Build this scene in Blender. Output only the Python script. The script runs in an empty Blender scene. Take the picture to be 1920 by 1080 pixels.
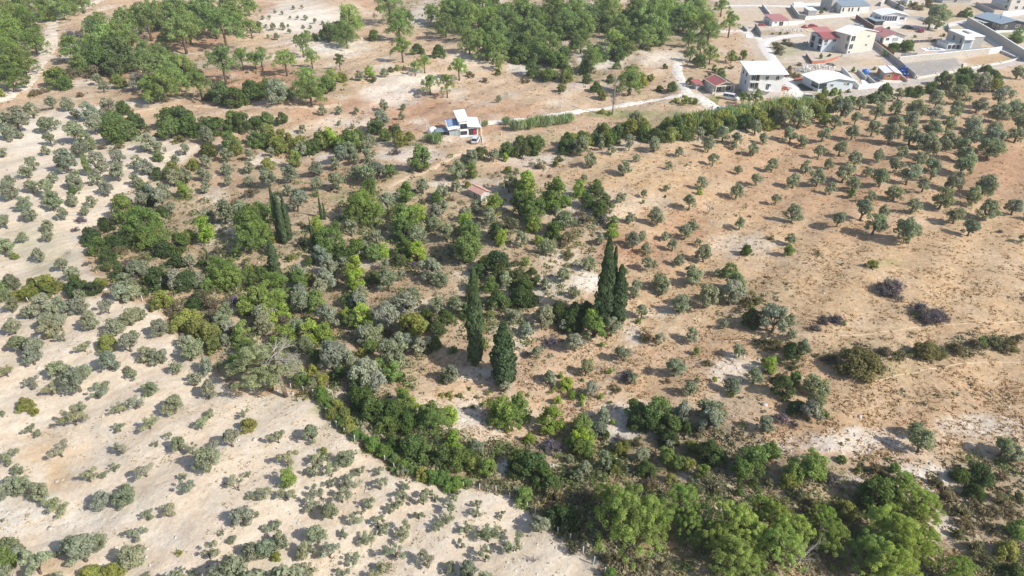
import bpy, bmesh, math, random
import numpy as np
from mathutils import Vector, Matrix

# ---------------------------------------------------------------- camera, sky, sun, exposure
sc = bpy.context.scene
CAM_H, PITCH, HFOV = 70.0, 33.0, 73.74
cam_d = bpy.data.cameras.new('camera'); cam = bpy.data.objects.new('camera', cam_d)
sc.collection.objects.link(cam); sc.camera = cam
cam.location = (0, 0, CAM_H); cam.rotation_euler = (math.radians(90 - PITCH), 0, 0)
cam_d.sensor_width = 36.0; cam_d.lens = 18.0 / math.tan(math.radians(HFOV / 2))
cam_d.clip_start = 0.5; cam_d.clip_end = 9000

SUN_ELEV, SUN_AZ = 39.0, -27.0       # azimuth measured from +X towards +Y
w = bpy.data.worlds.new('World'); sc.world = w; w.use_nodes = True
nt = w.node_tree; nt.nodes.clear()
sky = nt.nodes.new('ShaderNodeTexSky'); sky.sky_type = 'NISHITA'; sky.sun_disc = False
sky.sun_elevation = math.radians(SUN_ELEV); sky.sun_rotation = math.radians(90 - SUN_AZ)
sky.air_density = 1.0; sky.dust_density = 1.5; sky.altitude = 200
bg = nt.nodes.new('ShaderNodeBackground'); bg.inputs['Strength'].default_value = 0.125
wo = nt.nodes.new('ShaderNodeOutputWorld')
nt.links.new(sky.outputs[0], bg.inputs[0]); nt.links.new(bg.outputs[0], wo.inputs[0])
sd = bpy.data.lights.new('sun', 'SUN'); sd.energy = 4.5; sd.angle = math.radians(0.53); sd.color = (1.0, 0.955, 0.88)
sun = bpy.data.objects.new('sun', sd); sc.collection.objects.link(sun)
_e, _a = math.radians(SUN_ELEV), math.radians(SUN_AZ)
sun.rotation_euler = Vector((math.cos(_e) * math.cos(_a), math.cos(_e) * math.sin(_a), math.sin(_e))).to_track_quat('Z', 'Y').to_euler()
sun.location = (80, -40, 150)
sc.view_settings.view_transform = 'Standard'; sc.view_settings.look = 'None'
sc.view_settings.exposure = 0.46; sc.view_settings.gamma = 1.0
sc.render.engine = 'CYCLES'
sc.cycles.max_bounces = 5; sc.cycles.diffuse_bounces = 3; sc.cycles.glossy_bounces = 2
sc.cycles.transmission_bounces = 2; sc.cycles.transparent_max_bounces = 4

# ---------------------------------------------------------------- terrain
RNG = np.random.default_rng(11); random.seed(11)

def smooth(a, b, x):
    t = np.clip((x - a) / (b - a), 0, 1); return t * t * (3 - 2 * t)

def height(x, y):
    """ground height: a gently rolling valley floor, a gully in front, hillside behind"""
    x = np.asarray(x, float); y = np.asarray(y, float)
    n = (1.1 * np.sin(x * .041 + 1.3) * np.cos(y * .037 + .4) + .6 * np.sin(x * .093 - y * .061 + 2.1)
         + .3 * np.sin(x * .21 + y * .17) + .16 * np.sin(x * .47 - y * .39 + 1) + .10 * np.sin(x * .83 + y * .91 + 4))
    gx = -62 + (118 - y) * 1.55                                 # the wooded gully winding down to the right
    n = n - 2.2 * np.exp(-((x - gx) / 11.0) ** 2) * smooth(58, 72, y) * (1 - smooth(112, 150, y))
    town = smooth(52, 70, x) * smooth(186, 204, y)              # graded land under the houses
    n = n * (1 - town)
    n = n + 26 * smooth(430, 1100, y)                           # rising ground beyond the last houses
    return n

FPX = 960 / math.tan(math.radians(HFOV / 2))
_p = math.radians(PITCH)
FWD = np.array([0, math.cos(_p), -math.sin(_p)]); UP = np.array([0, math.sin(_p), math.cos(_p)])

def on_ground(px, py, lift=0.0):
    """the place on the ground that a surveyed sighting (in photo pixels) refers to; lift = height of the sighted point"""
    d = FWD + (px - 960) / FPX * np.array([1.0, 0, 0]) - (py - 540) / FPX * UP
    z = 0.0
    for _ in range(8):
        t = (z + lift - CAM_H) / d[2]
        x, y = d[0] * t, d[1] * t
        z = float(height(x, y))
    return Vector((x, y, z))

def to_px(x, y, z):
    dy = y; dz = z - CAM_H
    depth = dy * FWD[1] + dz * FWD[2]
    return 960 + FPX * x / depth, 540 - FPX * (dy * UP[1] + dz * UP[2]) / depth, depth

def metres(px, py):                 # photo pixels per metre at a ground point
    p = on_ground(px, py); return FPX / to_px(p.x, p.y, p.z)[2]

# ---------------------------------------------------------------- cheap value noise for python side masks
_NT = RNG.random((256, 256))
def vnoise(x, y):
    xi = np.floor(x).astype(int); yi = np.floor(y).astype(int); fx = x - xi; fy = y - yi
    fx = fx * fx * (3 - 2 * fx); fy = fy * fy * (3 - 2 * fy)
    a = _NT[yi & 255, xi & 255]; b = _NT[yi & 255, (xi + 1) & 255]
    c = _NT[(yi + 1) & 255, xi & 255]; d = _NT[(yi + 1) & 255, (xi + 1) & 255]
    return (a * (1 - fx) + b * fx) * (1 - fy) + (c * (1 - fx) + d * fx) * fy
def fbm(x, y, o=4):
    s = 0; a = .5
    for k in range(o): s = s + a * vnoise(x * 2 ** k + 17 * k, y * 2 ** k + 9 * k); a *= .5
    return s / (1 - .5 ** o)

# ---------------------------------------------------------------- land cover (surveyed outlines)
SAND_A = [(-9000,560),(60,566),(110,560),(190,552),(262,566),(300,590),(345,640),(400,700),(440,738),(500,748),(548,735),(590,752),(640,805),(700,862),(760,896),(880,917),(950,928),(1000,962),(1060,1012),(1130,1080),(1250,1250),(1300,2400),(-9000,2400)]
SAND_B = [(-9000,240),(0,236),(50,216),(120,203),(200,196),(240,205),(228,250),(262,272),(330,262),(385,272),(350,300),(300,335),(255,350),(225,385),(190,430),(150,450),(150,480),(192,522),(150,545),(60,552),(-9000,560)]
SAND_C = [(478,62),(500,18),(560,-8),(612,8),(660,20),(640,50),(560,66),(510,62)]
FIELD = [(1000,330),(1090,290),(1300,262),(1500,225),(1920,150),(2100,120),(9000,60),(9000,900),(1920,800),(1700,840),(1480,840),(1440,780),(1380,700),(1200,760),(1130,640),(1150,480),(1120,360)]
SCRUB_MID = [(235,270),(520,250),(800,262),(960,330),(1000,350),(1120,340),(1165,450),(1120,600),(1000,690),(860,640),(740,770),(620,760),(430,690),(290,575),(195,520),(150,455),(200,385),(262,345)]
SCRUB_TL = [(-500,-60),(165,-20),(110,28),(92,60),(75,120),(30,165),(-500,210)]
SCRUB_T2 = [(720,-40),(1345,-40),(1345,60),(1290,90),(1210,90),(1190,170),(1030,160),(905,100),(800,62),(720,30)]
SCRUB_T3 = [(115,60),(250,60),(330,40),(400,60),(520,120),(660,130),(660,170),(400,190),(300,195),(180,170),(110,150)]
SCRUB_BR = [(1000,960),(1080,880),(1130,800),(1400,800),(1480,850),(1640,890),(1730,870),(1790,850),(1920,860),(2400,880),(2400,1300),(1150,1300),(1130,1080)]
SCRUB_GULLY = [(570,740),(640,740),(760,760),(900,840),(1000,830),(1120,790),(1130,900),(1000,960),(880,915),(760,893),(690,850)]
THICKET = [(160,450),(240,370),(300,330),(420,400),(520,440),(640,380),(760,430),(900,350),(1100,350),(1150,420),(1060,470),(1010,520),(1000,640),(860,620),(780,560),(700,600),(800,680),(740,770),(640,740),(560,740),(430,690),(290,575),(195,540),(0,560),(-200,560),(0,520),(190,515)]
TOWN = [(1345,-30),(1700,-25),(2010,-8),(2060,40),(2010,92),(1905,118),(1700,160),(1500,192),(1476,168),(1425,120),(1395,70)]
GRAVEL = [(1686,120),(1790,106),(1802,124),(1732,146),(1712,142)]
STRAW_LOT = [(1804,112),(1872,97),(1902,112),(1832,126)]
REED_TRACK = [(905,232),(1000,222),(1150,205),(1300,186),(1345,196),(1200,222),(1000,250),(905,262)]
GREY_SIDE = [(1700,28),(1745,5),(1830,12),(1850,35),(1760,48)]
ELL = [  # x y rx ry kind weight
 (460,150,110,34,'red',.9),(330,72,90,34,'red',.8),(250,150,90,25,'red',.4),(850,215,150,36,'red',.75),(620,206,170,26,'red',.6),(600,192,180,10,'red',.5),(1205,470,75,42,'red',.9),(1290,430,60,40,'red',.5),(330,190,130,14,'red',.35),(500,20,20,14,'red',.8),(700,5,30,14,'red',.5),
 (1560,320,270,110,'red',.42),(1850,240,110,60,'red',.5),(1870,330,80,50,'red',.4),(1480,690,60,20,'red',.45),(1300,670,120,50,'red',.3),(640,300,120,50,'red',.45),(430,340,60,20,'red',.5),(1880,330,70,60,'red',.35),(1180,1000,90,40,'red',.8),(1360,1000,140,60,'red',.6),(1740,960,60,60,'red',.25),(1550,715,60,25,'red',.3),(790,300,60,14,'red',.45),(1000,215,60,18,'red',.5),(1130,235,120,12,'red',.3),
 (1560,58,55,12,'och',.6),(1500,132,34,16,'scr',.6),(1780,62,40,9,'och',.7),(1625,118,60,9,'och',.5),(1400,30,50,15,'och',.35),(1475,25,25,10,'och',.6),(1745,75,40,10,'och',.6),(1580,115,40,8,'scr',.5),(1730,55,30,6,'och',.6),(1555,140,40,12,'wht',.35),(1800,20,60,12,'grn',.3),(1650,140,30,6,'scr',.5),(1540,178,50,5,'scr',.8),(1450,62,30,4,'scr',.8),(1860,90,20,10,'och',.5),
 (600,768,18,14,'grn',.7),(640,805,30,14,'grn',.7),(700,846,36,12,'grn',.7),(765,882,40,9,'grn',.7),(850,905,60,8,'grn',.5),
 (110,965,170,42,'wht',.9),(40,920,80,30,'wht',.5),(300,1010,60,16,'wht',.4),(60,255,60,30,'wht',.5),  # lower-left ones put the sun glare on the slope into the ground colour
 (1390,458,70,26,'wht',.5),(1620,828,150,20,'wht',.75),(1735,885,70,22,'wht',.75),(905,700,60,16,'wht',.7),(872,780,48,40,'wht',.65),(1100,530,60,18,'wht',.9),(620,88,70,18,'wht',.9),(560,35,70,26,'wht',.8),(770,150,70,18,'wht',.7),(730,180,60,22,'wht',.7),(880,112,50,14,'wht',.6),(790,30,30,20,'wht',.6),(1130,108,45,22,'wht',.75),(1245,108,55,14,'wht',.7),(820,345,24,6,'wht',.6),(770,290,60,18,'wht',.7),(615,297,26,12,'wht',.7),(488,300,24,12,'wht',.7),(1365,690,60,26,'wht',.75),(1240,590,40,14,'wht',.4),(1182,628,22,26,'wht',.7),(1170,800,50,26,'wht',.8),(1840,798,80,22,'wht',.6),(1600,900,60,14,'wht',.5),(1780,985,60,30,'wht',.6),(1690,1000,30,20,'wht',.5),(620,500,60,12,'wht',.5),(910,520,60,30,'wht',.35),(960,880,70,14,'wht',.8),(1110,385,120,30,'wht',.35),(980,128,30,12,'wht',.8),(1660,20,60,8,'wht',.4),(900,350,90,14,'wht',.3),(1000,300,60,14,'wht',.6),(1450,845,60,12,'wht',.7),(1180,765,60,14,'wht',.6),(60,262,40,20,'wht',.4),(180,215,60,14,'wht',.5),
 (1340,190,52,11,'grn',.9),(1475,95,34,16,'grn',.5),(1880,70,50,14,'grn',.7),(1160,214,60,9,'grn',.7),(1250,220,60,12,'grn',.4),(80,470,80,54,'grn',.25),(60,420,60,30,'grn',.15),(1660,495,30,8,'grn',.5),(1640,690,80,20,'grn',.4),(1790,40,50,14,'grn',.35),(660,370,50,16,'grn',.35),(980,262,80,10,'grn',.25),(880,560,80,30,'scr',.3),(1640,660,150,34,'scr',.6),(1860,645,120,20,'scr',.6),(1420,570,80,50,'scr',.55),(1480,680,60,60,'scr',.4),(1320,150,70,20,'scr',.4),(1430,110,40,25,'scr',.35),(1530,320,10,10,'scr',.1),(90,850,70,40,'och',.5),(110,895,36,28,'och',.8),(60,830,50,25,'och',.4),(110,1065,60,20,'och',.6),(1500,880,220,26,'scr',.5),
 (1650,540,200,50,'och',.25),(1800,760,160,40,'scr',.12),(1890,520,60,40,'scr',.2),(1810,230,120,60,'och',.1)]
RGB = dict(straw=(.475,.338,.212), sand=(.59,.50,.405), red=(.40,.235,.15), wht=(.64,.585,.52), grn=(.19,.22,.08), scr=(.32,.255,.17), och=(.52,.36,.21), town=(.53,.45,.37), grav=(.35,.325,.305), hill=(.50,.37,.255))

def inside(poly, X, Y, soft):
    """signed soft membership of points in a polygon, in photo pixels"""
    P = np.array(poly, float); n = len(P); ins = np.zeros(X.shape, bool); D = np.full(X.shape, 1e9)
    for i in range(n):
        x1, y1 = P[i]; x2, y2 = P[(i + 1) % n]
        c = ((y1 > Y) != (y2 > Y)) & (X < (x2 - x1) * (Y - y1) / (y2 - y1 + 1e-9) + x1)
        ins ^= c
        t = np.clip(((X - x1) * (x2 - x1) + (Y - y1) * (y2 - y1)) / ((x2 - x1) ** 2 + (y2 - y1) ** 2), 0, 1)
        D = np.minimum(D, np.hypot(X - x1 - t * (x2 - x1), Y - y1 - t * (y2 - y1)))
    return smooth(-1, 1, np.where(ins, D, -D) / soft)

def land(x, y):
    """albedo and cover weights at ground points"""
    x = np.asarray(x, float); y = np.asarray(y, float)
    X, Y, dep = to_px(x, y, height(x, y)); pm = FPX / dep
    wx = (fbm(x * .16, y * .16) - .5) * 3.4 + (fbm(x * .7 + 40, y * .7) - .5) * 1.6
    wy = (fbm(x * .16 + 90, y * .16 + 7) - .5) * 3.4 + (fbm(x * .7 + 70, y * .7) - .5) * 1.6
    Xw = X + wx * pm; Yw = Y + wy * pm * .5
    k = lambda poly, s=1.0: inside(poly, Xw, Yw, s * pm)
    col = np.ones(x.shape + (3,)) * RGB['hill']
    w = {}
    w['scr'] = np.maximum.reduce([.55 * k(SCRUB_MID, 2), .8 * k(SCRUB_TL, 2), .8 * k(SCRUB_T2, 2), .6 * k(SCRUB_T3, 2), .85 * k(SCRUB_BR, 1), .8 * k(SCRUB_GULLY, 1)])
    w['thick'] = np.maximum.reduce([k(THICKET, 2), k(SCRUB_GULLY, 1), .8 * k(SCRUB_T2, 2), .55 * k(SCRUB_T3, 2), .7 * k(SCRUB_TL, 2)]); w['fld'] = k(FIELD, 2); w['sand'] = np.maximum.reduce([k(SAND_A, .7), k(SAND_B, .8), k(SAND_C, 1)]); w['town'] = inside(TOWN, X, Y, 4)
    grit = fbm(x * .9, y * .9)
    def mix(name, m, lumpy=.0):
        m = np.clip(m + (grit - .5) * lumpy * (m > .02) * 2, 0, 1)[..., None]
        return col * (1 - m) + np.array(RGB[name]) * m
    col = mix('straw', w['fld']); col = mix('scr', w['scr'], .5); col = mix('sand', w['sand']); col = mix('town', w['town'])
    col = mix('sand', .45 * inside(REED_TRACK, Xw, Yw, 6) * 0)
    # broad patchiness of dry grass and bare earth
    n1 = fbm(x * .045 + 5, y * .045); n2 = fbm(x * .11 + 50, y * .11 + 8)
    nat = (1 - w['sand']) * (1 - w['town'])
    col = mix('red', nat * smooth(.52, .74, n1) * .30); fl = 1 - .75 * w['fld']; col = mix('wht', nat * smooth(.50, .78, n2) * .5 * fl); col = mix('scr', nat * smooth(.55, .8, fbm(x*.08+31, y*.08+77)) * .4 * fl)
    for ex, ey, rx, ry, kind, wt in ELL:
        d = ((Xw - ex) / rx) ** 2 + ((Yw - ey) / ry) ** 2
        m = wt * (1 - smooth(.0, 1.6, d + (n2 - .5) * 2.2 + (grit - .5) * 2.4))
        col = mix(kind, m, .35)
        if kind in ('grn', 'scr'): w[kind] = np.maximum(w.get(kind, 0), m)
        if kind == 'wht': w['scr'] = w['scr'] * (1 - .6 * m); w['wht'] = np.maximum(w.get('wht', 0), m)
    col = mix('grav', inside(GRAVEL, X, Y, 2)); col = mix('straw', inside(STRAW_LOT, X, Y, 2)); col = mix('och', .5 * inside(GREY_SIDE, X, Y, 5), .5)
    w['sandA'] = w['sand']
    return col, w

# ---------------------------------------------------------------- materials
def mat(name, color=(.5,.5,.5), rough=.8, spec=.2, noise=0, scale=5, bump=0, metal=0, coat=0):
    m = bpy.data.materials.new(name); m.use_nodes = True; N = m.node_tree.nodes; L = m.node_tree.links
    b = N['Principled BSDF']; b.inputs['Base Color'].default_value = (*color, 1); b.inputs['Roughness'].default_value = rough
    b.inputs['Specular IOR Level'].default_value = spec; b.inputs['Metallic'].default_value = metal; b.inputs['Coat Weight'].default_value = coat
    if noise or bump:
        tc = N.new('ShaderNodeTexCoord'); n = N.new('ShaderNodeTexNoise'); n.inputs['Scale'].default_value = scale; n.inputs['Detail'].default_value = 6
        L.new(tc.outputs['Object'], n.inputs['Vector'])
        if noise:
            mr = N.new('ShaderNodeMapRange'); mr.inputs[1].default_value = .3; mr.inputs[2].default_value = .7; mr.inputs[3].default_value = 1 - noise; mr.inputs[4].default_value = 1 + noise * .6
            mx = N.new('ShaderNodeVectorMath'); mx.operation = 'MULTIPLY'; mx.inputs[0].default_value = color
            L.new(n.outputs['Fac'], mr.inputs[0]); L.new(mr.outputs[0], mx.inputs[1]); L.new(mx.outputs[0], b.inputs['Base Color'])
        if bump:
            bp = N.new('ShaderNodeBump'); bp.inputs['Strength'].default_value = bump; bp.inputs['Distance'].default_value = .1
            L.new(n.outputs['Fac'], bp.inputs['Height']); L.new(bp.outputs[0], b.inputs['Normal'])
    return m

def foliage_mat(name, trans=.45, lo=.62, hi=1.35):
    m = bpy.data.materials.new(name); m.use_nodes = True; nt = m.node_tree; N = nt.nodes; L = nt.links; N.clear()
    oi = N.new('ShaderNodeObjectInfo'); at = N.new('ShaderNodeAttribute'); at.attribute_name = 'tint'
    mr = N.new('ShaderNodeMapRange'); mr.inputs[3].default_value = lo; mr.inputs[4].default_value = hi
    L.new(at.outputs['Fac'], mr.inputs[0])
    mu = N.new('ShaderNodeVectorMath'); mu.operation = 'SCALE'; L.new(oi.outputs['Color'], mu.inputs[0]); L.new(mr.outputs[0], mu.inputs['Scale'])
    d = N.new('ShaderNodeBsdfDiffuse'); t = N.new('ShaderNodeBsdfTranslucent'); g = N.new('ShaderNodeMixShader'); g.inputs[0].default_value = trans
    tw = N.new('ShaderNodeVectorMath'); tw.operation = 'MULTIPLY'; tw.inputs[1].default_value = (1.15, 1.25, .6)
    L.new(mu.outputs[0], d.inputs['Color']); L.new(mu.outputs[0], tw.inputs[0]); L.new(tw.outputs[0], t.inputs['Color'])
    L.new(d.outputs[0], g.inputs[1]); L.new(t.outputs[0], g.inputs[2])
    o = N.new('ShaderNodeOutputMaterial'); L.new(g.outputs[0], o.inputs['Surface'])
    return m

M_FOL = foliage_mat('foliage'); M_DRY = foliage_mat('dry_stems', .1, .6, 1.4)
M_BARK = mat('bark', (.16, .12, .09), .9, .1, .35, 6, .5); M_GREY = mat('grey_wood', (.34, .31, .28), .9, .1, .3, 6)

def ground_mat():
    m = bpy.data.materials.new('ground'); m.use_nodes = True; nt = m.node_tree; N = nt.nodes; L = nt.links
    b = N['Principled BSDF']; b.inputs['Roughness'].default_value = .95; b.inputs['Specular IOR Level'].default_value = .1
    vc = N.new('ShaderNodeAttribute'); vc.attribute_name = 'cover'; gw = N.new('ShaderNodeAttribute'); gw.attribute_name = 'grassy'
    geo = N.new('ShaderNodeNewGeometry')
    def noise(scale, detail=5, rough=.6, dist=0, vec=None):
        n = N.new('ShaderNodeTexNoise'); n.inputs['Scale'].default_value = scale; n.inputs['Detail'].default_value = detail
        n.inputs['Roughness'].default_value = rough; n.inputs['Distortion'].default_value = dist
        L.new(vec or geo.outputs['Position'], n.inputs['Vector']); return n.outputs['Fac']
    def rng(f, a, c, lo, hi):
        r = N.new('ShaderNodeMapRange'); r.inputs[1].default_value = a; r.inputs[2].default_value = c; r.inputs[3].default_value = lo; r.inputs[4].default_value = hi
        L.new(f, r.inputs[0]); return r.outputs[0]
    def mul(a, c):
        q = N.new('ShaderNodeMath'); q.operation = 'MULTIPLY'; L.new(a, q.inputs[0]); L.new(c, q.inputs[1]); return q.outputs[0]
    def mixf(f, a, c):
        q = N.new('ShaderNodeMix'); L.new(f, q.inputs[0]); 
        if isinstance(a, float): q.inputs[2].default_value = a
        else: L.new(a, q.inputs[2])
        L.new(c, q.inputs[3]); return q.outputs[0]
    fine = noise(1.7, 7, .72); mid = noise(.35, 6, .65, .6); spk = noise(3.3, 3, .7)
    # plough and tractor lines on the bare soil, as slightly darker furrows
    wv = N.new('ShaderNodeTexWave'); wv.inputs['Scale'].default_value = .16; wv.inputs['Distortion'].default_value = 7; wv.inputs['Detail'].default_value = 4; wv.inputs['Detail Scale'].default_value = .25
    mp = N.new('ShaderNodeMapping'); mp.inputs['Rotation'].default_value = (0, 0, .9); L.new(geo.outputs['Position'], mp.inputs['Vector']); L.new(mp.outputs[0], wv.inputs['Vector'])
    soil = mul(mul(mul(rng(fine, .3, .7, .84, 1.10), rng(mid, .3, .7, .88, 1.08)), rng(wv.outputs['Fac'], 0, 1, .95, 1.03)), rng(spk, .58, .72, 1.0, .74))
    grass = mul(mul(rng(fine, .32, .68, .68, 1.22), rng(mid, .3, .7, .82, 1.15)), rng(spk, .58, .78, 1.0, .70))
    v = mixf(gw.outputs['Fac'], soil, grass)
    s = N.new('ShaderNodeVectorMath'); s.operation = 'SCALE'; L.new(vc.outputs['Color'], s.inputs[0]); L.new(v, s.inputs['Scale'])
    # colour drift between straw and earth
    hs = N.new('ShaderNodeMix'); hs.data_type = 'RGBA'; hs.blend_type = 'MULTIPLY'; hs.inputs[0].default_value = 1
    cr = N.new('ShaderNodeValToRGB'); cr.color_ramp.elements[0].position = .35; cr.color_ramp.elements[0].color = (1.0, .945, .87, 1); cr.color_ramp.elements[1].position = .62; cr.color_ramp.elements[1].color = (1.0, 1.03, 1.03, 1)
    L.new(noise(.22, 5, .7, 1.2), cr.inputs[0]); L.new(s.outputs[0], hs.inputs[6]); L.new(cr.outputs[0], hs.inputs[7])
    L.new(hs.outputs[2], b.inputs['Base Color'])
    bp = N.new('ShaderNodeBump'); bp.inputs['Strength'].default_value = .55; bp.inputs['Distance'].default_value = .35
    L.new(mul(fine, rng(mid, .2, .8, .5, 1.2)), bp.inputs['Height']); L.new(bp.outputs[0], b.inputs['Normal'])
    return m

# ---------------------------------------------------------------- mesh helpers
COL = sc.collection
def tag(o, label=None, cat=None, group=None, kind=None):
    if label: o['label'] = label
    if cat: o['category'] = cat
    if group: o['group'] = group
    if kind: o['kind'] = kind
    return o
def np_mesh(name, V, F4, mats, tint=None, midx=None):
    """V (n,3), F4 (m,4) quads"""
    me = bpy.data.meshes.new(name); n = len(V); m = len(F4); k = F4.shape[1]
    me.vertices.add(n); me.vertices.foreach_set('co', np.ascontiguousarray(V, np.float32).ravel())
    me.loops.add(m * k); me.loops.foreach_set('vertex_index', np.ascontiguousarray(F4, np.int32).ravel())
    me.polygons.add(m); me.polygons.foreach_set('loop_start', np.arange(m, dtype=np.int32) * k)
    try: me.polygons.foreach_set('loop_total', np.full(m, k, np.int32))
    except Exception: pass
    for a in mats: me.materials.append(a)
    if midx is not None: me.polygons.foreach_set('material_index', np.asarray(midx, np.int32))
    if tint is not None:
        a = me.attributes.new('tint', 'FLOAT', 'FACE'); a.data.foreach_set('value', np.ascontiguousarray(tint, np.float32))
    me.update(calc_edges=True); return me
def link(name, me, parent=None, loc=None):
    o = bpy.data.objects.new(name, me); COL.objects.link(o)
    if parent: o.parent = parent
    if loc is not None: o.location = loc
    return o
def empty(name, loc, rz=0):
    o = bpy.data.objects.new(name, None); COL.objects.link(o); o.location = loc; o.rotation_euler = (0, 0, rz)
    o.empty_display_size = .3; return o

class MB:
    """collects boxes, prisms and tubes into one mesh"""
    def __init__(s): s.v = []; s.f = []
    def poly(s, pts, faces):
        o = len(s.v); s.v += [tuple(p) for p in pts]; s.f += [tuple(o + i for i in f) for f in faces]; return s
    def box(s, x0, x1, y0, y1, z0, z1):
        return s.poly([(x0,y0,z0),(x1,y0,z0),(x1,y1,z0),(x0,y1,z0),(x0,y0,z1),(x1,y0,z1),(x1,y1,z1),(x0,y1,z1)],
                      [(0,3,2,1),(4,5,6,7),(0,1,5,4),(1,2,6,5),(2,3,7,6),(3,0,4,7)])
    def bar(s, p, q, a, b=None):     # a square-ish beam between two points
        return s.tube([p, q], [a, b or a], 4)
    def tube(s, pts, rad, n=6, cap=True):
        pts = [Vector(p) for p in pts]; o = len(s.v)
        for i, p in enumerate(pts):
            d = (pts[min(i + 1, len(pts) - 1)] - pts[max(i - 1, 0)]).normalized()
            a = d.cross(Vector((0, 0, 1)) if abs(d.z) < .9 else Vector((1, 0, 0))).normalized(); c = d.cross(a)
            for k in range(n):
                t = 2 * math.pi * (k + .5) / n; s.v.append(tuple(p + (a * math.cos(t) + c * math.sin(t)) * rad[i]))
        for i in range(len(pts) - 1):
            for k in range(n): s.f.append((o + i*n + k, o + i*n + (k+1) % n, o + (i+1)*n + (k+1) % n, o + (i+1)*n + k))
        if cap: s.f.append(tuple(o + k for k in range(n))); s.f.append(tuple(o + (len(pts)-1)*n + n - 1 - k for k in range(n)))
        return s
    def lathe(s, prof, n=12, cx=0, cy=0):     # prof: (r, z)
        o = len(s.v)
        for r, z in prof:
            for k in range(n): t = 2 * math.pi * k / n; s.v.append((cx + r * math.cos(t), cy + r * math.sin(t), z))
        for i in range(len(prof) - 1):
            for k in range(n): s.f.append((o + i*n + k, o + i*n + (k+1) % n, o + (i+1)*n + (k+1) % n, o + (i+1)*n + k))
        s.f.append(tuple(o + n - 1 - k for k in range(n))); s.f.append(tuple(o + (len(prof)-1)*n + k for k in range(n)))
        return s
    def mesh(s, name, m, shade=False):
        me = bpy.data.meshes.new(name); me.from_pydata(s.v, [], s.f); me.materials.append(m)
        bm = bmesh.new(); bm.from_mesh(me); bmesh.ops.recalc_face_normals(bm, faces=bm.faces); bm.to_mesh(me); bm.free()
        if shade: me.polygons.foreach_set('use_smooth', [True] * len(me.polygons))
        return me
    def build(s, name, m, parent=None, loc=None, shade=False): return link(name, s.mesh(name, m, shade), parent, loc)

# ---------------------------------------------------------------- the ground sheet
def axis(segs):
    out = [segs[0][0]]
    for a, b, d0, d1 in segs:
        x = a
        while x < b - 1e-6:
            t = (x - a) / (b - a); x += d0 + (d1 - d0) * t; out.append(min(x, b))
    return np.array(out)
_xp = axis([(0, 75, .5, .55), (75, 330, .9, 1.5), (330, 3500, 4, 420)])
XS = np.concatenate([-_xp[:0:-1], _xp])
YS = axis([(-400, 25, 40, 4), (25, 44, 3, .5), (44, 120, .5, .55), (120, 200, .7, .9), (200, 420, 1.1, 1.9), (420, 5000, 4, 500)])
gx, gy = np.meshgrid(XS, YS); gz = height(gx, gy)
_near = (gy < 430) & (gy > 30)
gz = gz + np.where(_near, (fbm(gx * .9, gy * .9) - .5) * .22, 0)
gcol, gwt = land(gx, np.maximum(gy, 36.0))
nx, ny = len(XS), len(YS)
idx = np.arange(nx * ny).reshape(ny, nx)
F = np.stack([idx[:-1, :-1], idx[:-1, 1:], idx[1:, 1:], idx[1:, :-1]], -1).reshape(-1, 4)
gme = np_mesh('ground', np.stack([gx, gy, gz], -1).reshape(-1, 3), F, [ground_mat()])
ca = gme.attributes.new('cover', 'FLOAT_COLOR', 'POINT')
ca.data.foreach_set('color', np.concatenate([gcol.reshape(-1, 3), np.ones((nx * ny, 1))], 1).astype(np.float32).ravel())
ga = gme.attributes.new('grassy', 'FLOAT', 'POINT')
ga.data.foreach_set('value', np.clip(1 - .9 * gwt['sand'] - .15 * gwt['town'], 0, 1).astype(np.float32).ravel())
gme.polygons.foreach_set('use_smooth', [True] * len(gme.polygons))
tag(link('ground', gme), kind='structure')
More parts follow.
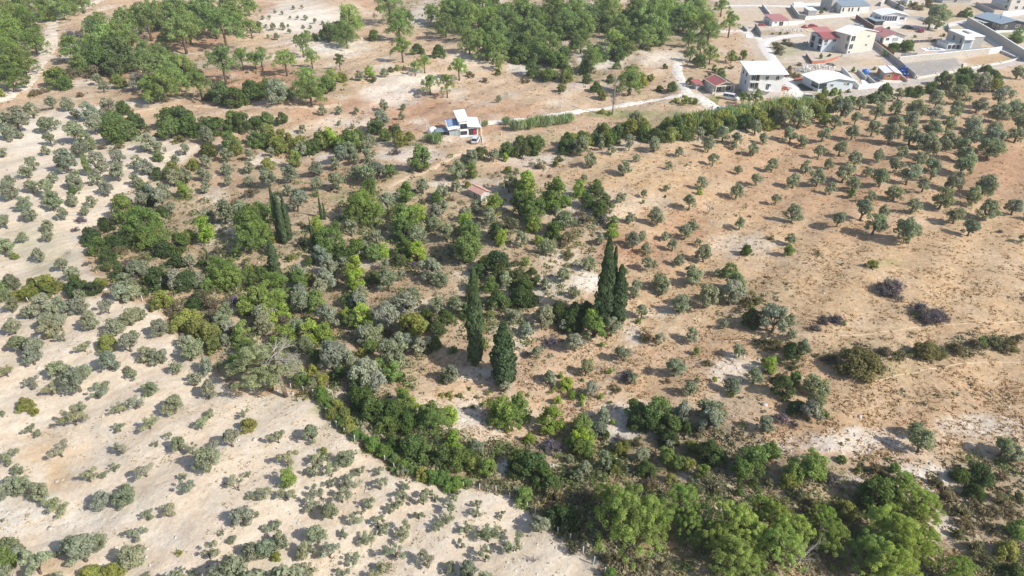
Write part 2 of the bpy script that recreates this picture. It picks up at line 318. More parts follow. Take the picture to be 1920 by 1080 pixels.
# ---------------------------------------------------------------- where every tree and shrub stands
# one block per part of the valley: kind letter, then x y w
TILES = {
(0,0): """p 60 100 260;p 190 60 260;p 100 240 280;p 240 180 250;p 270 300 220;p 60 330 200;p 110 430 260;p 90 560 260;p 180 450 220;p 20 480 220;l 340 90 110;p 330 20 200;p 440 20 200;p 520 10 160;p 600 5 150;l 0 690 60;p 20 190 240;
s 540 240 130;p 740 170 230;t 930 110 240;t 1080 90 230;b 800 250 200;t 900 240 200;g 1160 140 110;p 550 350 210;p 690 310 150;b 870 390 240;b 740 450 220;b 600 480 170;k 700 540 160;p 930 290 140;b 420 570 190;k 530 550 130;b 480 620 120;k 900 500 170;y 880 600 130;o 730 590 80;o 770 645 80;
k 610 710 70;o 380 760 90;o 500 770 100;p 1280 60 200;t 1340 160 260;p 1420 110 180;p 1560 60 200;p 1740 50 200;p 1850 20 150;t 1660 170 240;t 1440 70 150;t 1240 300 140;t 1650 420 240;t 1800 390 160;t 1870 180 130;p 1160 500 260;p 1270 480 240;p 1360 500 200;t 1480 600 190;p 1210 620 240;t 1120 650 160;p 1050 450 160;o 1030 600 110;t 1900 420 120;b 1660 700 180;b 1760 720 180;b 1880 670 180;b 1580 710 100;
o 560 845 80;o 670 830 130;o 790 810 150;b 920 810 120;b 840 900 180;b 1000 900 150;b 930 970 200;b 850 1000 180;o 330 930 130;o 400 920 90;o 700 930 130;o 370 1040 100;o 560 1000 160;o 620 1060 130;o 60 990 110;o 145 1005 60;o 100 880 180;o 230 820 110;o 30 900 110;
b 1260 880 180;b 1360 870 180;b 1420 940 190;b 1290 960 180;b 1550 930 160;b 1640 940 170;b 1750 900 150;b 1830 920 150;b 1900 930 130;o 1555 1020 120;y 1740 1040 110;o 1890 1030 100;k 1350 1040 110;o 1100 1060 130;k 250 700 90;k 310 680 80;k 1100 980 70;k 1180 1010 60""",
(1,0): """p 700 150 220;b 540 250 150;p 670 250 180;b 620 230 150;t 340 310 140;p 380 270 80;t 410 420 120;b 435 280 60;t 30 410 140;t 210 430 170;p 20 200 80;o 150 660 180;p 380 610 210;p 400 690 180;b 520 640 150;p 560 570 130;b 230 700 100;b 40 680 130;b 80 640 110;y 640 570 90;p 1000 40 200;b 1120 120 110;p 1070 190 200;t 1090 330 160;b 890 260 100;b 1210 360 100;t 1190 500 90;t 1260 460 110;t 1300 590 150;t 1430 620 140;t 1520 490 140;b 1370 380 110;p 1310 90 120;p 1420 100 160;p 1550 100 150;p 1660 100 130;p 1790 110 150;p 1560 220 140;p 1400 180 120;p 1690 260 140;p 1820 260 170;p 1780 340 190;p 1840 310 150;p 1730 380 120;p 1820 470 100;y 1815 540 50;p 1900 60 130;p 1900 160 120;b 1720 180 120;p 1480 30 150;p 1650 20 140;b 1780 20 130;l 845 530 80;o 775 560 70;o 960 545 60;v 1060 510 80;k 870 590 90;k 1110 510 60;k 1000 520 70;
o 495 825 70;o 620 825 60;o 750 830 50;o 960 785 80;o 1105 800 50;o 1095 860 60;o 345 965 60;o 720 945 40;o 480 975 40;o 1820 740 50;o 620 920 40;o 930 890 140;b 900 960 120;k 1040 960 110;b 1060 980 90;o 870 930 100;b 70 890 140;b 190 890 100;b 20 910 100;y 80 990 150;y 200 1030 140;l 560 1030 130;y 460 1040 110;y 330 1040 100;b 760 1010 100;o 730 1040 100;o 850 1050 100;b 960 1010 110;y 1080 1040 130;r 1290 1020 70;r 1350 1030 90;y 1150 1020 80;b 630 1050 90;b 680 1010 90;
o 100 130 30;o 140 85 26;o 195 95 26;o 280 55 30;o 345 50 28;o 370 140 35;o 440 155 35;o 500 170 30;o 200 195 50;o 125 195 50;o 250 230 35;o 155 270 50;o 90 270 28;o 75 190 28;o 50 130 28;o 240 190 24;o 355 200 30;o 255 130 24;o 310 130 26;o 410 200 26;k 1600 560 90;k 1720 600 70;r 1880 900 70;r 1720 920 50""",
(2,0): """p 60 60 180;p 180 80 180;p 30 170 150;p 130 240 170;p 60 230 150;b 200 280 130;b 90 330 160;b 200 380 180;b 40 370 120;b 300 420 160;b 380 400 130;b 490 310 110;p 330 60 180;p 450 80 240;p 540 190 170;b 350 230 150;b 420 240 120;b 560 240 120;p 660 60 180;b 690 170 140;b 740 130 100;p 760 50 150;b 850 130 140;p 920 150 160;p 960 60 200;p 1050 100 230;p 1110 200 180;b 1000 250 130;b 1080 270 150;b 900 200 100;p 1200 60 180;p 1300 100 200;p 1400 50 170;p 1350 160 150;p 1250 160 130;b 820 260 170;b 850 340 150;b 790 400 130;k 1000 350 100;p 600 430 190;b 560 500 130;b 680 420 90;b 785 490 60;b 570 590 80;t 900 540 200;p 880 620 170;y 980 600 110;y 1040 580 60;b 740 590 70;b 630 650 90;y 670 710 80;b 420 520 90;y 430 580 70;k 240 550 130;k 330 560 100;b 150 550 80;y 370 650 80;k 100 600 80;p 1480 230 140;t 1580 20 120;t 1640 160 140;p 1330 290 110;p 1420 330 120;p 1490 410 120;p 1340 400 100;p 1650 420 90;b 1400 460 110;b 1150 495 45;b 1460 600 70;b 1340 610 60;b 1200 650 90;b 1110 660 60;g 1570 540 80;t 1740 720 90;t 1830 730 120;
b 1170 940 140;b 1250 960 180;y 1190 1000 140;b 1330 900 130;y 1400 910 120;y 1500 900 130;r 1560 880 100;y 1640 900 120;y 1700 900 110;b 1760 860 90;b 1860 870 110;y 1540 960 120;b 1310 1000 120;o 1405 1000 90;o 1590 990 120;o 1830 950 100;o 1690 1040 90;o 1480 1060 90;o 930 880 110;y 1000 960 120;b 1000 1010 110;y 860 950 130;b 790 990 120;b 690 990 130;b 720 1040 120;o 680 1050 80;o 880 1050 90;o 1070 1070 90;b 520 1030 110;b 420 1040 120;o 530 1070 100;b 130 1060 130;b 200 1060 100;b 60 1060 100;b 620 1040 90;o 1890 1030 80;
r 20 930 90;r 80 925 90;r 140 918 90;r 200 905 90;r 260 905 90;r 320 895 80;r 370 888 80;r 425 880 80;v 1300 750 120;v 1380 760 90;v 1230 750 80;v 680 840 80;v 730 850 60""",
(3,0): """o 700 770 90;o 845 750 110;o 965 810 110;o 1110 800 140;o 820 840 110;o 560 810 140;o 660 890 90;o 1080 890 130;o 945 925 130;o 1245 850 130;o 1420 820 120;o 1280 740 130;o 1430 700 150;o 1350 640 120;o 980 710 90;o 1750 740 150;o 1580 780 120;o 1750 840 140;o 1870 810 150;o 1545 910 120;o 1880 540 90;o 1630 610 130;b 1690 570 140;o 1355 930 110;o 1240 950 130;o 1890 930 140;o 1690 980 140;o 1540 1010 160;o 1080 1010 140;o 925 1010 140;o 790 960 110;o 640 990 110;o 510 915 90;o 415 1010 100;o 170 1010 120;o 265 1050 80;o 240 870 170;o 100 900 130;g 440 880 90;o 1350 1040 110;o 1420 1070 90;o 1870 1010 110;o 1680 1060 160;o 1220 1060 130;o 1140 1060 110;
b 870 690 130;b 790 730 90;b 1060 680 90;b 1130 680 100;b 1230 650 120;b 1320 590 120;b 1400 600 150;b 1480 550 140;b 1540 590 110;b 1470 630 120;b 1640 530 100;y 430 790 130;y 360 840 120;y 520 760 120;b 620 750 90;y 60 840 150;r 200 790 130;r 100 790 120;r 290 770 120;y 30 920 110;y 380 750 100;s 1600 650 110;y 1700 640 110;
o 1290 110 170;o 1220 160 110;b 1040 340 110;b 940 350 90;b 1070 330 60;k 1000 40 80;k 1100 40 100;k 1200 20 100;k 60 340 90;k 130 310 80;k 80 380 90;k 160 550 90;k 230 570 60;g 430 685 70;g 500 680 60;g 800 100 60;k 1450 100 80;g 1500 90 60;g 1870 260 90;k 1840 290 80""",
(0,1): """o 610 30 130;o 340 40 80;o 1090 5 90;o 1190 30 100;g 1180 85 80;o 1380 35 90;o 10 60 80;o 480 120 180;o 700 140 160;o 890 90 120;o 240 140 110;o 190 200 110;o 1020 130 110;o 1100 170 120;o 1310 115 80;o 390 250 90;o 870 200 150;u 660 215 70;u 600 300 55;o 560 270 150;o 720 260 100;o 60 340 150;o 70 270 90;o 230 310 110;o 350 340 130;o 790 330 120;b 545 350 70;o 540 420 100;o 170 430 130;o 380 430 140;o 680 430 90;o 1020 270 110;o 220 520 120;o 465 520 100;o 630 500 80;s 600 560 90;o 30 580 110;o 40 770 140;o 160 700 90;o 350 690 90;o 350 610 100;s 560 635 60;o 285 830 110;y 110 840 60;o 460 905 110;s 650 885 70;o 540 960 110;o 90 1020 140;y 340 1030 160;y 250 1050 120;r 40 1050 100;y 430 1060 100;b 570 1040 140;y 740 1040 110;
y 1280 170 110;b 1190 220 110;o 1290 240 130;o 1390 230 120;o 1520 230 110;g 1370 340 110;o 1210 350 140;o 1110 340 130;y 1070 320 90;o 1060 430 130;o 1210 410 140;b 1130 430 80;g 930 470 180;y 900 430 120;g 1080 560 200;p 1060 620 280;p 1100 700 200;p 980 680 180;b 1210 500 80;o 1280 475 90;b 790 600 130;b 670 680 150;b 730 770 140;b 820 740 130;s 860 670 90;k 750 640 110;b 810 850 130;k 890 800 120;b 900 960 130;b 800 920 80;b 1340 740 180;b 1220 780 160;b 1170 740 120;k 1080 860 100;o 1540 130 110;y 1450 150 100;b 1560 40 130;o 1690 80 110;y 1760 30 110;o 1700 180 110;o 1710 270 80;o 1550 240 90;o 1540 320 90;o 1860 170 100;o 1860 280 100;o 1870 80 90;o 1680 520 180;o 1560 530 120;o 1810 480 120;l 1530 630 170;p 1870 600 260;p 1860 720 200;p 1900 520 160;b 1770 800 90;k 1640 800 100;o 1410 870 110;b 1290 890 100;o 1090 920 110;s 940 880 80;b 1510 900 80;p 1680 950 230;p 1740 1010 180;p 1620 900 150;o 1320 1010 170;o 1200 1010 130;b 1130 1010 120;s 1020 980 90;o 930 1040 160;o 1480 1010 140;p 1880 1020 120;p 1560 1060 120;y 1870 930 90;k 880 20 90;k 760 10 90;k 1700 100 60""",
(1,1): """b 390 30 120;o 330 40 110;y 170 0 140;g 620 10 90;y 700 30 80;o 700 40 120;o 850 75 100;o 830 10 90;o 745 110 80;s 1040 50 90;g 1230 95 190;b 1230 150 80;o 110 60 70;y 90 140 110;g 290 110 110;o 100 240 130;o 250 220 120;o 440 180 120;o 455 290 100;g 445 365 50;o 590 140 90;o 605 260 140;o 750 210 100;o 830 220 140;o 910 190 150;g 1000 190 110;o 850 150 110;o 150 440 110;o 300 420 150;o 230 340 90;p 60 570 220;p 30 680 200;y 120 700 90;o 110 780 100;k 340 740 110;k 340 600 60;l 450 590 110;g 540 690 200;p 600 640 130;g 450 680 120;p 800 430 260;p 860 330 150;p 750 500 200;p 880 520 180;o 980 430 130;o 710 620 110;g 1120 540 220;l 1210 520 140;p 1060 500 130;g 1100 640 170;o 1180 680 140;o 1230 700 110;g 1120 350 150;l 1095 385 50;o 1250 310 110;o 1400 350 110;b 1350 400 90;o 1500 310 90;y 1590 300 60;l 1390 430 60;o 1600 120 130;o 1510 190 130;g 1610 180 110;b 1680 60 120;o 1780 80 90;l 1870 100 60;b 1880 40 120;y 1890 190 70;o 1900 290 130;o 1400 470 100;o 1340 510 130;o 1330 590 120;o 1420 640 130;l 1570 590 160;g 1600 720 220;g 1560 790 180;o 1560 520 100;o 1660 610 60;g 1790 440 160;o 1650 470 100;o 1750 530 130;l 1840 690 110;k 1790 670 80;o 1440 800 110;o 900 690 100;g 760 760 160;o 800 780 110;l 950 790 120;o 1090 780 90;l 1210 790 170;b 1070 860 120;o 500 820 140;y 265 850 60;o 310 950 120;l 740 930 170;l 740 1020 150;o 650 890 90;b 880 1000 110;o 530 1020 150;y 400 1010 110;b 400 870 90;p 40 960 150;p 150 1030 220;o 960 900 80;s 1180 890 110;o 1310 920 180;o 1390 1010 130;o 1090 980 80;o 990 1020 150;b 1800 870 200;b 1720 900 130;b 1840 960 160;b 1670 950 130;y 1640 1050 120;g 1760 1040 120;o 1870 1020 120;k 1250 430 60;k 1460 410 60;k 560 340 60""",
(2,1): """b 60 30 150;b 150 20 140;b 390 20 120;o 520 20 130;y 330 140 60;k 200 150 110;k 350 110 80;o 670 10 60;o 745 45 70;o 880 15 70;o 1070 15 90;o 1255 55 70;o 1475 20 80;o 1665 10 60;o 1815 40 90;o 595 120 110;o 840 180 110;o 935 105 60;o 1180 160 60;o 1510 120 90;o 1700 195 70;o 1835 265 90;o 1420 295 90;l 1410 350 50;o 1690 350 110;o 1160 330 50;g 1150 390 25;o 990 375 60;g 985 430 30;o 815 400 80;o 885 550 80;o 1095 540 120;o 1335 440 110;o 1300 660 110;o 1360 610 90;o 1710 600 90;o 1395 740 60;o 1150 690 70;o 910 720 120;o 980 690 80;o 1005 790 90;o 1205 760 90;o 1445 820 130;o 1255 870 90;o 1015 900 100;o 1370 990 130;o 1340 950 90;o 1545 960 60;g 1640 930 120;b 1765 790 100;o 1070 900 50;o 850 960 60;o 580 895 110;o 395 980 110;o 1140 1040 130;o 1680 1040 160;o 930 1060 80;o 250 1050 90;g 100 320 200;l 110 280 150;g 330 370 200;l 320 390 160;g 60 430 180;g 160 470 170;l 505 330 110;b 640 340 130;b 560 430 130;b 700 430 150;b 660 490 140;g 640 300 80;o 540 250 50;o 400 570 150;o 340 590 100;k 540 560 150;s 500 510 80;o 330 490 80;s 680 550 110;g 760 580 90;l 750 650 100;o 660 720 80;l 155 610 100;l 200 715 70;o 305 670 60;o 70 720 110;o 260 780 120;l 100 880 60;k 30 890 80;k 430 690 130;k 420 830 120;b 60 1000 180;b 150 990 130;b 90 1060 150;o 10 280 90;o 30 210 60;k 1310 155 30;k 1700 70 30;k 1430 840 40;k 280 240 50""",
(3,1): """o 35 160 100;o 385 65 100;o 545 30 110;o 265 10 50;o 460 145 80;o 655 110 110;o 835 85 100;o 1015 60 90;o 290 170 90;o 195 275 110;o 380 250 120;o 570 215 140;o 475 335 90;o 640 300 110;g 635 360 70;o 745 205 80;o 850 255 130;o 970 155 120;o 1140 110 100;o 1205 30 140;o 1245 190 140;o 1060 230 140;o 1480 60 150;o 1460 160 160;o 1680 30 170;o 1350 10 80;o 1170 310 100;o 960 360 130;o 1390 285 140;o 1630 310 180;o 1540 390 130;o 1310 410 150;o 1090 465 110;o 770 400 90;o 710 500 140;o 875 500 90;o 805 600 150;o 535 560 120;o 60 420 80;o 185 520 130;o 170 710 90;g 160 785 90;o 1415 530 130;o 1650 490 160;o 1850 470 120;o 1080 650 190;o 1520 630 120;s 1745 650 50;v 380 815 50;v 780 905 120;s 900 1040 190;o 1910 710 60;k 20 700 60""",
(0,2): """r 30 50 100;y 130 50 120;y 220 30 130;y 340 20 120;b 560 0 140;b 690 0 130;o 880 30 170;o 980 40 130;b 1060 20 90;y 1230 80 150;y 1160 130 100;k 1330 150 170;y 1400 220 190;y 1470 290 190;y 1560 330 180;y 1600 420 140;y 1350 270 150;
o 70 130 120;o 300 110 180;o 200 180 110;o 380 170 130;o 460 130 130;o 600 130 150;o 600 60 110;q 800 140 130;o 670 240 150;o 960 200 170;o 1050 190 110;o 840 290 150;o 90 280 140;o 350 250 150;o 440 260 130;o 380 310 150;q 470 360 100;o 140 410 160;o 260 450 160;o 230 510 150;y 800 405 170;o 960 410 150;o 1000 360 100;q 620 430 120;o 1180 290 150;o 1390 390 120;o 1410 470 180;o 1190 500 150;o 1090 490 140;o 800 540 170;o 1310 600 110;o 440 600 160;o 560 680 220;o 620 620 120;o 960 610 70;o 990 650 90;o 1120 750 130;q 720 770 160;o 790 730 80;q 240 700 130;q 370 760 130;y 180 870 120;y 250 920 70;o 1290 870 170;q 880 900 120;q 1000 860 140;q 40 620 120;o 10 940 60;q 540 960 200;q 590 900 110;q 220 1050 100;q 1110 1010 140;q 890 1040 100;q 1500 1010 130;q 1560 940 100;q 1820 940 90;y 1860 1020 130;o 1540 590 140;q 1630 590 110;o 1550 770 140;o 1460 680 110;
k 1520 60 180;k 1600 120 170;k 1580 210 150;s 1740 80 140;o 1680 170 130;g 1840 120 160;o 1650 230 150;g 1810 330 160;l 1790 370 110;o 1730 310 120;o 1690 390 110;p 1800 540 180;p 1850 450 170;b 1450 120 120""",
(1,2): """g 60 60 200;p 30 40 150;p 130 110 180;o 330 110 170;o 340 50 130;g 440 50 120;o 70 190 170;o 60 270 140;l 200 190 140;g 180 60 130;b 430 100 110;o 530 220 180;l 680 190 130;l 790 190 160;g 700 230 140;o 760 80 150;o 790 60 130;o 300 290 140;l 400 330 170;l 510 330 180;g 200 340 170;o 380 430 130;o 570 500 230;o 640 470 150;o 700 520 110;g 440 500 120;y 420 620 110;y 500 690 110;w 490 790 130;g 330 660 130;b 600 640 130;o 830 620 230;o 900 700 160;o 770 590 130;g 1020 620 160;g 920 560 90;b 1060 660 110;o 1000 470 220;o 1090 420 140;o 1240 430 130;b 1270 450 100;y 790 480 90;o 820 340 180;o 870 350 150;g 850 430 110;o 1000 190 150;o 970 240 130;o 1120 100 180;o 1180 60 120;y 1170 250 220;y 1240 270 130;o 1360 120 110;o 1510 110 130;b 1560 180 140;b 1350 300 150;b 1400 200 150;b 1260 190 120;b 1600 60 130;b 1800 80 200;b 1880 100 130;y 1760 190 80;o 1900 200 90;v 1720 430 80;o 1460 640 150;g 1430 660 90;g 1480 460 60;
b 770 720 200;b 800 820 260;b 850 900 240;b 1000 930 240;g 1110 860 160;l 1100 820 130;l 1170 870 110;g 1300 930 220;p 1330 1000 240;l 1450 940 130;b 1120 1000 200;b 960 1020 200;y 600 870 110;y 650 940 120;y 690 1010 130;v 1450 800 90;v 1530 810 80;v 1390 800 60;v 1600 750 50;v 1620 890 60;v 1660 820 50;v 1740 780 60;v 1700 870 60;v 1560 900 30;g 1840 900 230;p 1880 950 220;o 1870 740 90;k 1000 340 80;k 950 300 90""",
(2,2): """b 60 60 200;b 130 90 130;o 240 190 170;o 30 220 110;o 95 310 120;o 385 280 90;o 465 30 90;v 355 30 30;b 360 180 160;b 480 190 180;b 560 150 130;b 440 260 160;g 620 270 190;l 600 220 130;o 750 300 130;l 675 420 45;o 480 410 130;o 440 380 80;s 290 400 130;o 190 480 100;o 850 490 120;o 1110 380 90;o 1350 350 110;o 1590 270 70;o 975 180 110;g 950 245 40;o 1250 110 130;o 1290 80 70;o 920 30 90;o 1130 5 90;o 1470 60 170;o 1540 40 120;o 1640 30 170;k 1800 80 190;o 1900 180 100;k 1820 260 130;b 1800 230 150;k 1880 390 120;o 1710 470 110;g 1385 470 60;g 1900 540 70;o 1820 660 120;o 1640 720 130;y 1640 800 50;o 1340 750 110;o 1390 690 50;o 1220 590 140;k 1470 560 80;l 1520 680 50;s 870 640 130;o 900 670 90;l 735 620 40;o 555 600 120;l 590 550 40;o 285 670 110;l 365 655 45;l 410 710 110;v 320 750 70;v 280 780 40;v 530 690 50;o 595 750 120;l 530 810 60;l 450 800 60;l 665 810 40;l 345 840 60;l 525 870 40;v 740 855 50;v 120 800 40;g 50 870 200;l 300 970 200;g 530 1020 200;o 690 960 120;l 755 1000 50;o 660 1040 130;g 930 900 150;g 1100 910 210;l 1130 880 110;b 950 1000 160;b 1180 1020 200;b 1060 1030 150;o 1300 930 160;o 1500 910 210;o 1480 980 180;o 1900 1020 120;k 1400 1060 130;b 1310 1040 110;k 1010 350 120;k 780 760 90;k 1160 700 60""",
(3,2): """o 60 220 220;o 170 240 100;o 180 340 80;k 60 420 150;o 280 430 120;b 180 470 140;l 20 570 110;y 100 670 130;g 200 680 110;b 120 750 170;o 350 700 180;o 420 760 110;o 350 850 180;o 320 930 150;b 210 900 130;y 230 860 110;s 110 960 130;s 200 1010 80;g 430 945 60;o 10 1040 90;k 200 580 110;
s 930 10 180;s 1180 160 170;s 1250 200 170;v 1120 135 40;v 1105 200 60;v 1270 240 50;s 520 230 110;s 420 215 70;v 565 260 60;s 360 290 90;y 710 500 320;k 460 520 140;k 900 480 150;y 1190 440 220;k 1300 500 120;k 1420 450 160;g 1610 400 80;k 1700 400 140;k 1800 420 150;k 1880 380 110;k 1550 420 120;k 1780 450 110;o 1140 1050 130;k 1000 500 120;k 620 600 120;k 830 590 130""",
(0,3): """q 40 190 160;q 440 130 160;q 270 10 80;q 900 110 150;o 1330 90 120;q 1260 30 70;q 1440 130 110;o 1540 220 200;o 1610 170 120;o 1730 50 150;q 1600 90 130;q 1170 85 60;q 660 330 140;q 850 270 90;q 780 310 80;q 1080 280 160;o 60 400 170;o 180 400 180;o 280 430 180;q 380 530 150;q 450 570 160;o 130 280 100;o 760 500 170;o 900 480 180;o 940 420 100;q 1400 400 150;q 1380 330 80;q 1230 580 150;q 1110 620 110;q 1780 390 150;q 1890 480 90;o 1820 630 180;q 1010 760 150;o 600 880 250;o 740 820 130;q 400 910 110;o 510 870 150;o 970 940 220;q 1560 900 160;v 1340 905 60;q 1670 750 60;q 1740 800 90;q 1740 1000 150;o 1880 900 170;o 50 880 230;g 40 950 170;q 260 990 250;o 130 900 130;y 660 1060 160;y 850 1040 160;y 730 1050 150;q 1360 1060 100;q 1460 1050 70;q 1100 1070 60;q 5 660 50;q 1860 320 60""",
(1,3): """q 160 30 130;o 410 20 140;y 510 140 60;q 460 200 120;q 530 180 100;o 650 200 130;q 730 170 70;q 230 200 150;g 235 350 140;q 210 460 150;q 60 460 120;q 420 290 110;q 560 290 120;q 730 360 160;q 560 380 80;q 400 540 150;q 480 450 120;o 560 590 150;q 640 480 140;q 840 530 110;q 930 390 110;q 770 290 100;q 920 290 80;q 1100 460 110;q 1130 400 80;q 1250 490 150;q 1340 480 100;q 1450 530 130;q 1500 480 90;q 1060 540 100;q 1220 620 90;q 750 640 120;q 790 600 60;q 910 680 110;q 950 720 110;q 1120 740 160;q 1430 650 110;q 1660 530 80;q 1650 600 90;q 1580 720 110;q 1740 770 160;q 1830 760 90;q 1840 620 70;q 1540 840 80;q 1040 880 150;q 830 800 130;q 660 760 90;o 460 770 150;q 150 690 140;o 40 880 160;o 180 810 140;y 150 930 80;o 340 910 120;q 420 880 80;q 550 900 140;q 740 950 120;q 1260 950 150;q 940 1010 160;q 400 1040 140;q 640 1070 100;q 1720 930 130;q 1440 1010 110;o 1590 1040 160;q 1890 870 90;q 10 620 50;q 1000 580 90;q 1370 700 100;q 1100 290 90;
b 1150 90 250;b 1250 150 200;b 1010 80 150;b 1400 180 220;b 1500 200 220;l 1480 60 150;b 1580 180 170;y 1630 250 130;g 1740 260 150;o 1650 90 120;b 1900 240 100;
w 880 90 150;w 960 140 150;w 1040 200 120;w 1310 340 150;w 1400 345 160;w 1500 380 160;w 1570 390 110;w 1440 410 110;k 1150 280 110;k 1700 380 90;k 1830 380 90""",
(2,3): """b 60 200 180;b 150 230 240;b 220 310 200;b 290 370 150;b 40 280 160;l 130 40 90;s 290 90 180;l 510 40 200;g 480 100 150;g 560 100 140;o 545 265 110;o 500 320 90;o 440 200 70;o 690 210 140;y 800 120 130;y 850 90 100;b 780 240 110;y 770 280 90;o 980 170 130;k 930 70 100;s 800 40 90;b 700 20 80;b 1180 40 150;o 1180 100 90;g 1170 180 140;g 1250 220 120;y 1340 110 130;y 1330 240 110;g 1440 290 120;b 1480 160 200;b 1550 180 160;k 1050 280 150;b 1010 280 150;y 1190 345 90;k 1040 400 160;k 1340 400 150;k 1500 400 180;g 1820 190 200;g 1730 270 170;g 1820 380 80;g 1710 440 70;
P 880 640 560;P 740 500 300;P 1070 620 340;P 1280 510 300;P 1700 680 440;P 1560 780 330;P 1680 930 380;P 1340 690 250;P 1860 560 220;P 1850 800 300;
o 200 680 160;b 370 640 240;k 560 480 150;k 340 480 220;g 90 470 140;k 980 1000 120;w 740 1060 120;q 30 840 150;k 480 700 160;k 700 950 120;k 1150 1000 120;k 830 960 120""",
(3,3): """o 1160 70 190;o 1770 110 150;o 1860 150 150;g 20 130 170;g 200 270 170;g 330 240 220;y 170 360 130;w 550 205 90;v 550 85 40;v 600 55 35;y 675 285 60;g 950 265 90;P 1030 370 200;b 850 450 300;P 1130 520 330;P 1140 620 260;b 1440 320 140;b 1600 310 210;b 1560 440 150;k 1250 380 130;k 1350 500 140;k 1450 590 140;k 1500 700 150;k 1700 600 150;k 1750 500 140;k 1550 850 160;k 800 280 150;k 880 330 110;k 100 540 170;k 240 480 150;k 350 540 150;k 300 600 130;s 480 330 170;y 590 570 160;P 430 640 240;P 480 800 330;P 60 650 260;P 180 760 330;P 100 880 350;P 950 700 400;P 1000 850 440;P 850 900 420;P 900 1010 440;P 1150 820 260;P 1440 1050 280;y 1800 880 170;g 1880 720 150;b 1850 1040 150;k 20 380 120;k 1330 430 110;k 1600 600 120;k 1420 760 120;k 1640 950 140;k 1830 600 140;k 1870 480 120;k 1760 340 110;k 1560 540 110;k 1680 720 120"""}
# ---------------------------------------------------------------- foliage prototypes (unit size: crown one unit wide, base at z = 0)
def unit(v): return v / (np.linalg.norm(v, axis=-1, keepdims=True) + 1e-9)
def leaf_quads(C, Nn, size, aspect, rng, along=None):
    n = len(C); Nn = unit(Nn)
    T = unit(np.cross(Nn, rng.normal(size=(n, 3)))) if along is None else unit(along - Nn * (along * Nn).sum(1, keepdims=True) + 1e-6)
    B = np.cross(Nn, T); s = size * rng.uniform(.6, 1.35, (n, 1))
    a = T * s; b = B * s * aspect
    V = np.stack([C - a - b * .55, C - a * .1 + b * -1, C + a, C - a * .1 + b], 1).reshape(-1, 3)   # kite: a leaf-cluster outline
    return V, np.arange(n * 4).reshape(-1, 4)
def crown(rng, lobes, n, size, aspect=.8, jit=.55, tuft=False, inner=.18, up=.25, tintmix=.5, mat_=None, name='crown', drop=.0):
    L = np.array(lobes, float); p = L[:, 3] ** 2; p /= p.sum(); k = rng.choice(len(L), n, p=p)
    d = rng.normal(size=(n, 3)); d[:, 2] += up; d = unit(d)
    rr = np.where(rng.random(n) < inner, rng.uniform(.2, .7, n), rng.uniform(.78, 1.08, n))
    C = L[k, :3] + d * (L[k, 3] * rr)[:, None] * np.array([1, 1, .85])
    N = d + np.array([.25, -.12, .35]) * 0 + np.array([0, 0, .3]) + rng.normal(size=(n, 3)) * jit
    if tuft:
        al = d + np.array([0, 0, .5]) + rng.normal(size=(n, 3)) * .3; N = np.where(rng.random((n, 1)) < .78, N + np.array([0, 0, .25]), np.cross(al, rng.normal(size=(n, 3))))
        V, Fq = leaf_quads(C, N, size, aspect, rng, al)
    else: V, Fq = leaf_quads(C, N, size, aspect, rng)
    lt = rng.random(len(L)); tint = np.clip(lt[k] * tintmix + rng.random(n) * (1 - tintmix), 0, 1)
    V[:, 2] = np.maximum(V[:, 2], -.01)
    return np_mesh(name, V, Fq, [mat_ or M_FOL], tint)

def lobes_dome(rng, n, R, H, z0, r, flat=0, hollow=.55, irregular=.16, lower=-.1):
    out = []
    ph = rng.uniform(0, 6.28, 3); 
    for i in range(n):
        a = rng.uniform(0, 2 * math.pi); u = rng.uniform(lower, 1); s = math.sqrt(max(0, 1 - max(u, 0) ** 2))
        f = rng.uniform(hollow, 1.0) * (1 + irregular * (math.sin(a * 2 + ph[0]) + .7 * math.sin(a * 3 + ph[1])))
        rad = r * rng.uniform(.65, 1.25)
        out.append((R * s * f * math.cos(a) * (1 - rad * .3), R * s * f * math.sin(a), z0 + H * u * (.75 + .25 * f), rad))
    return out

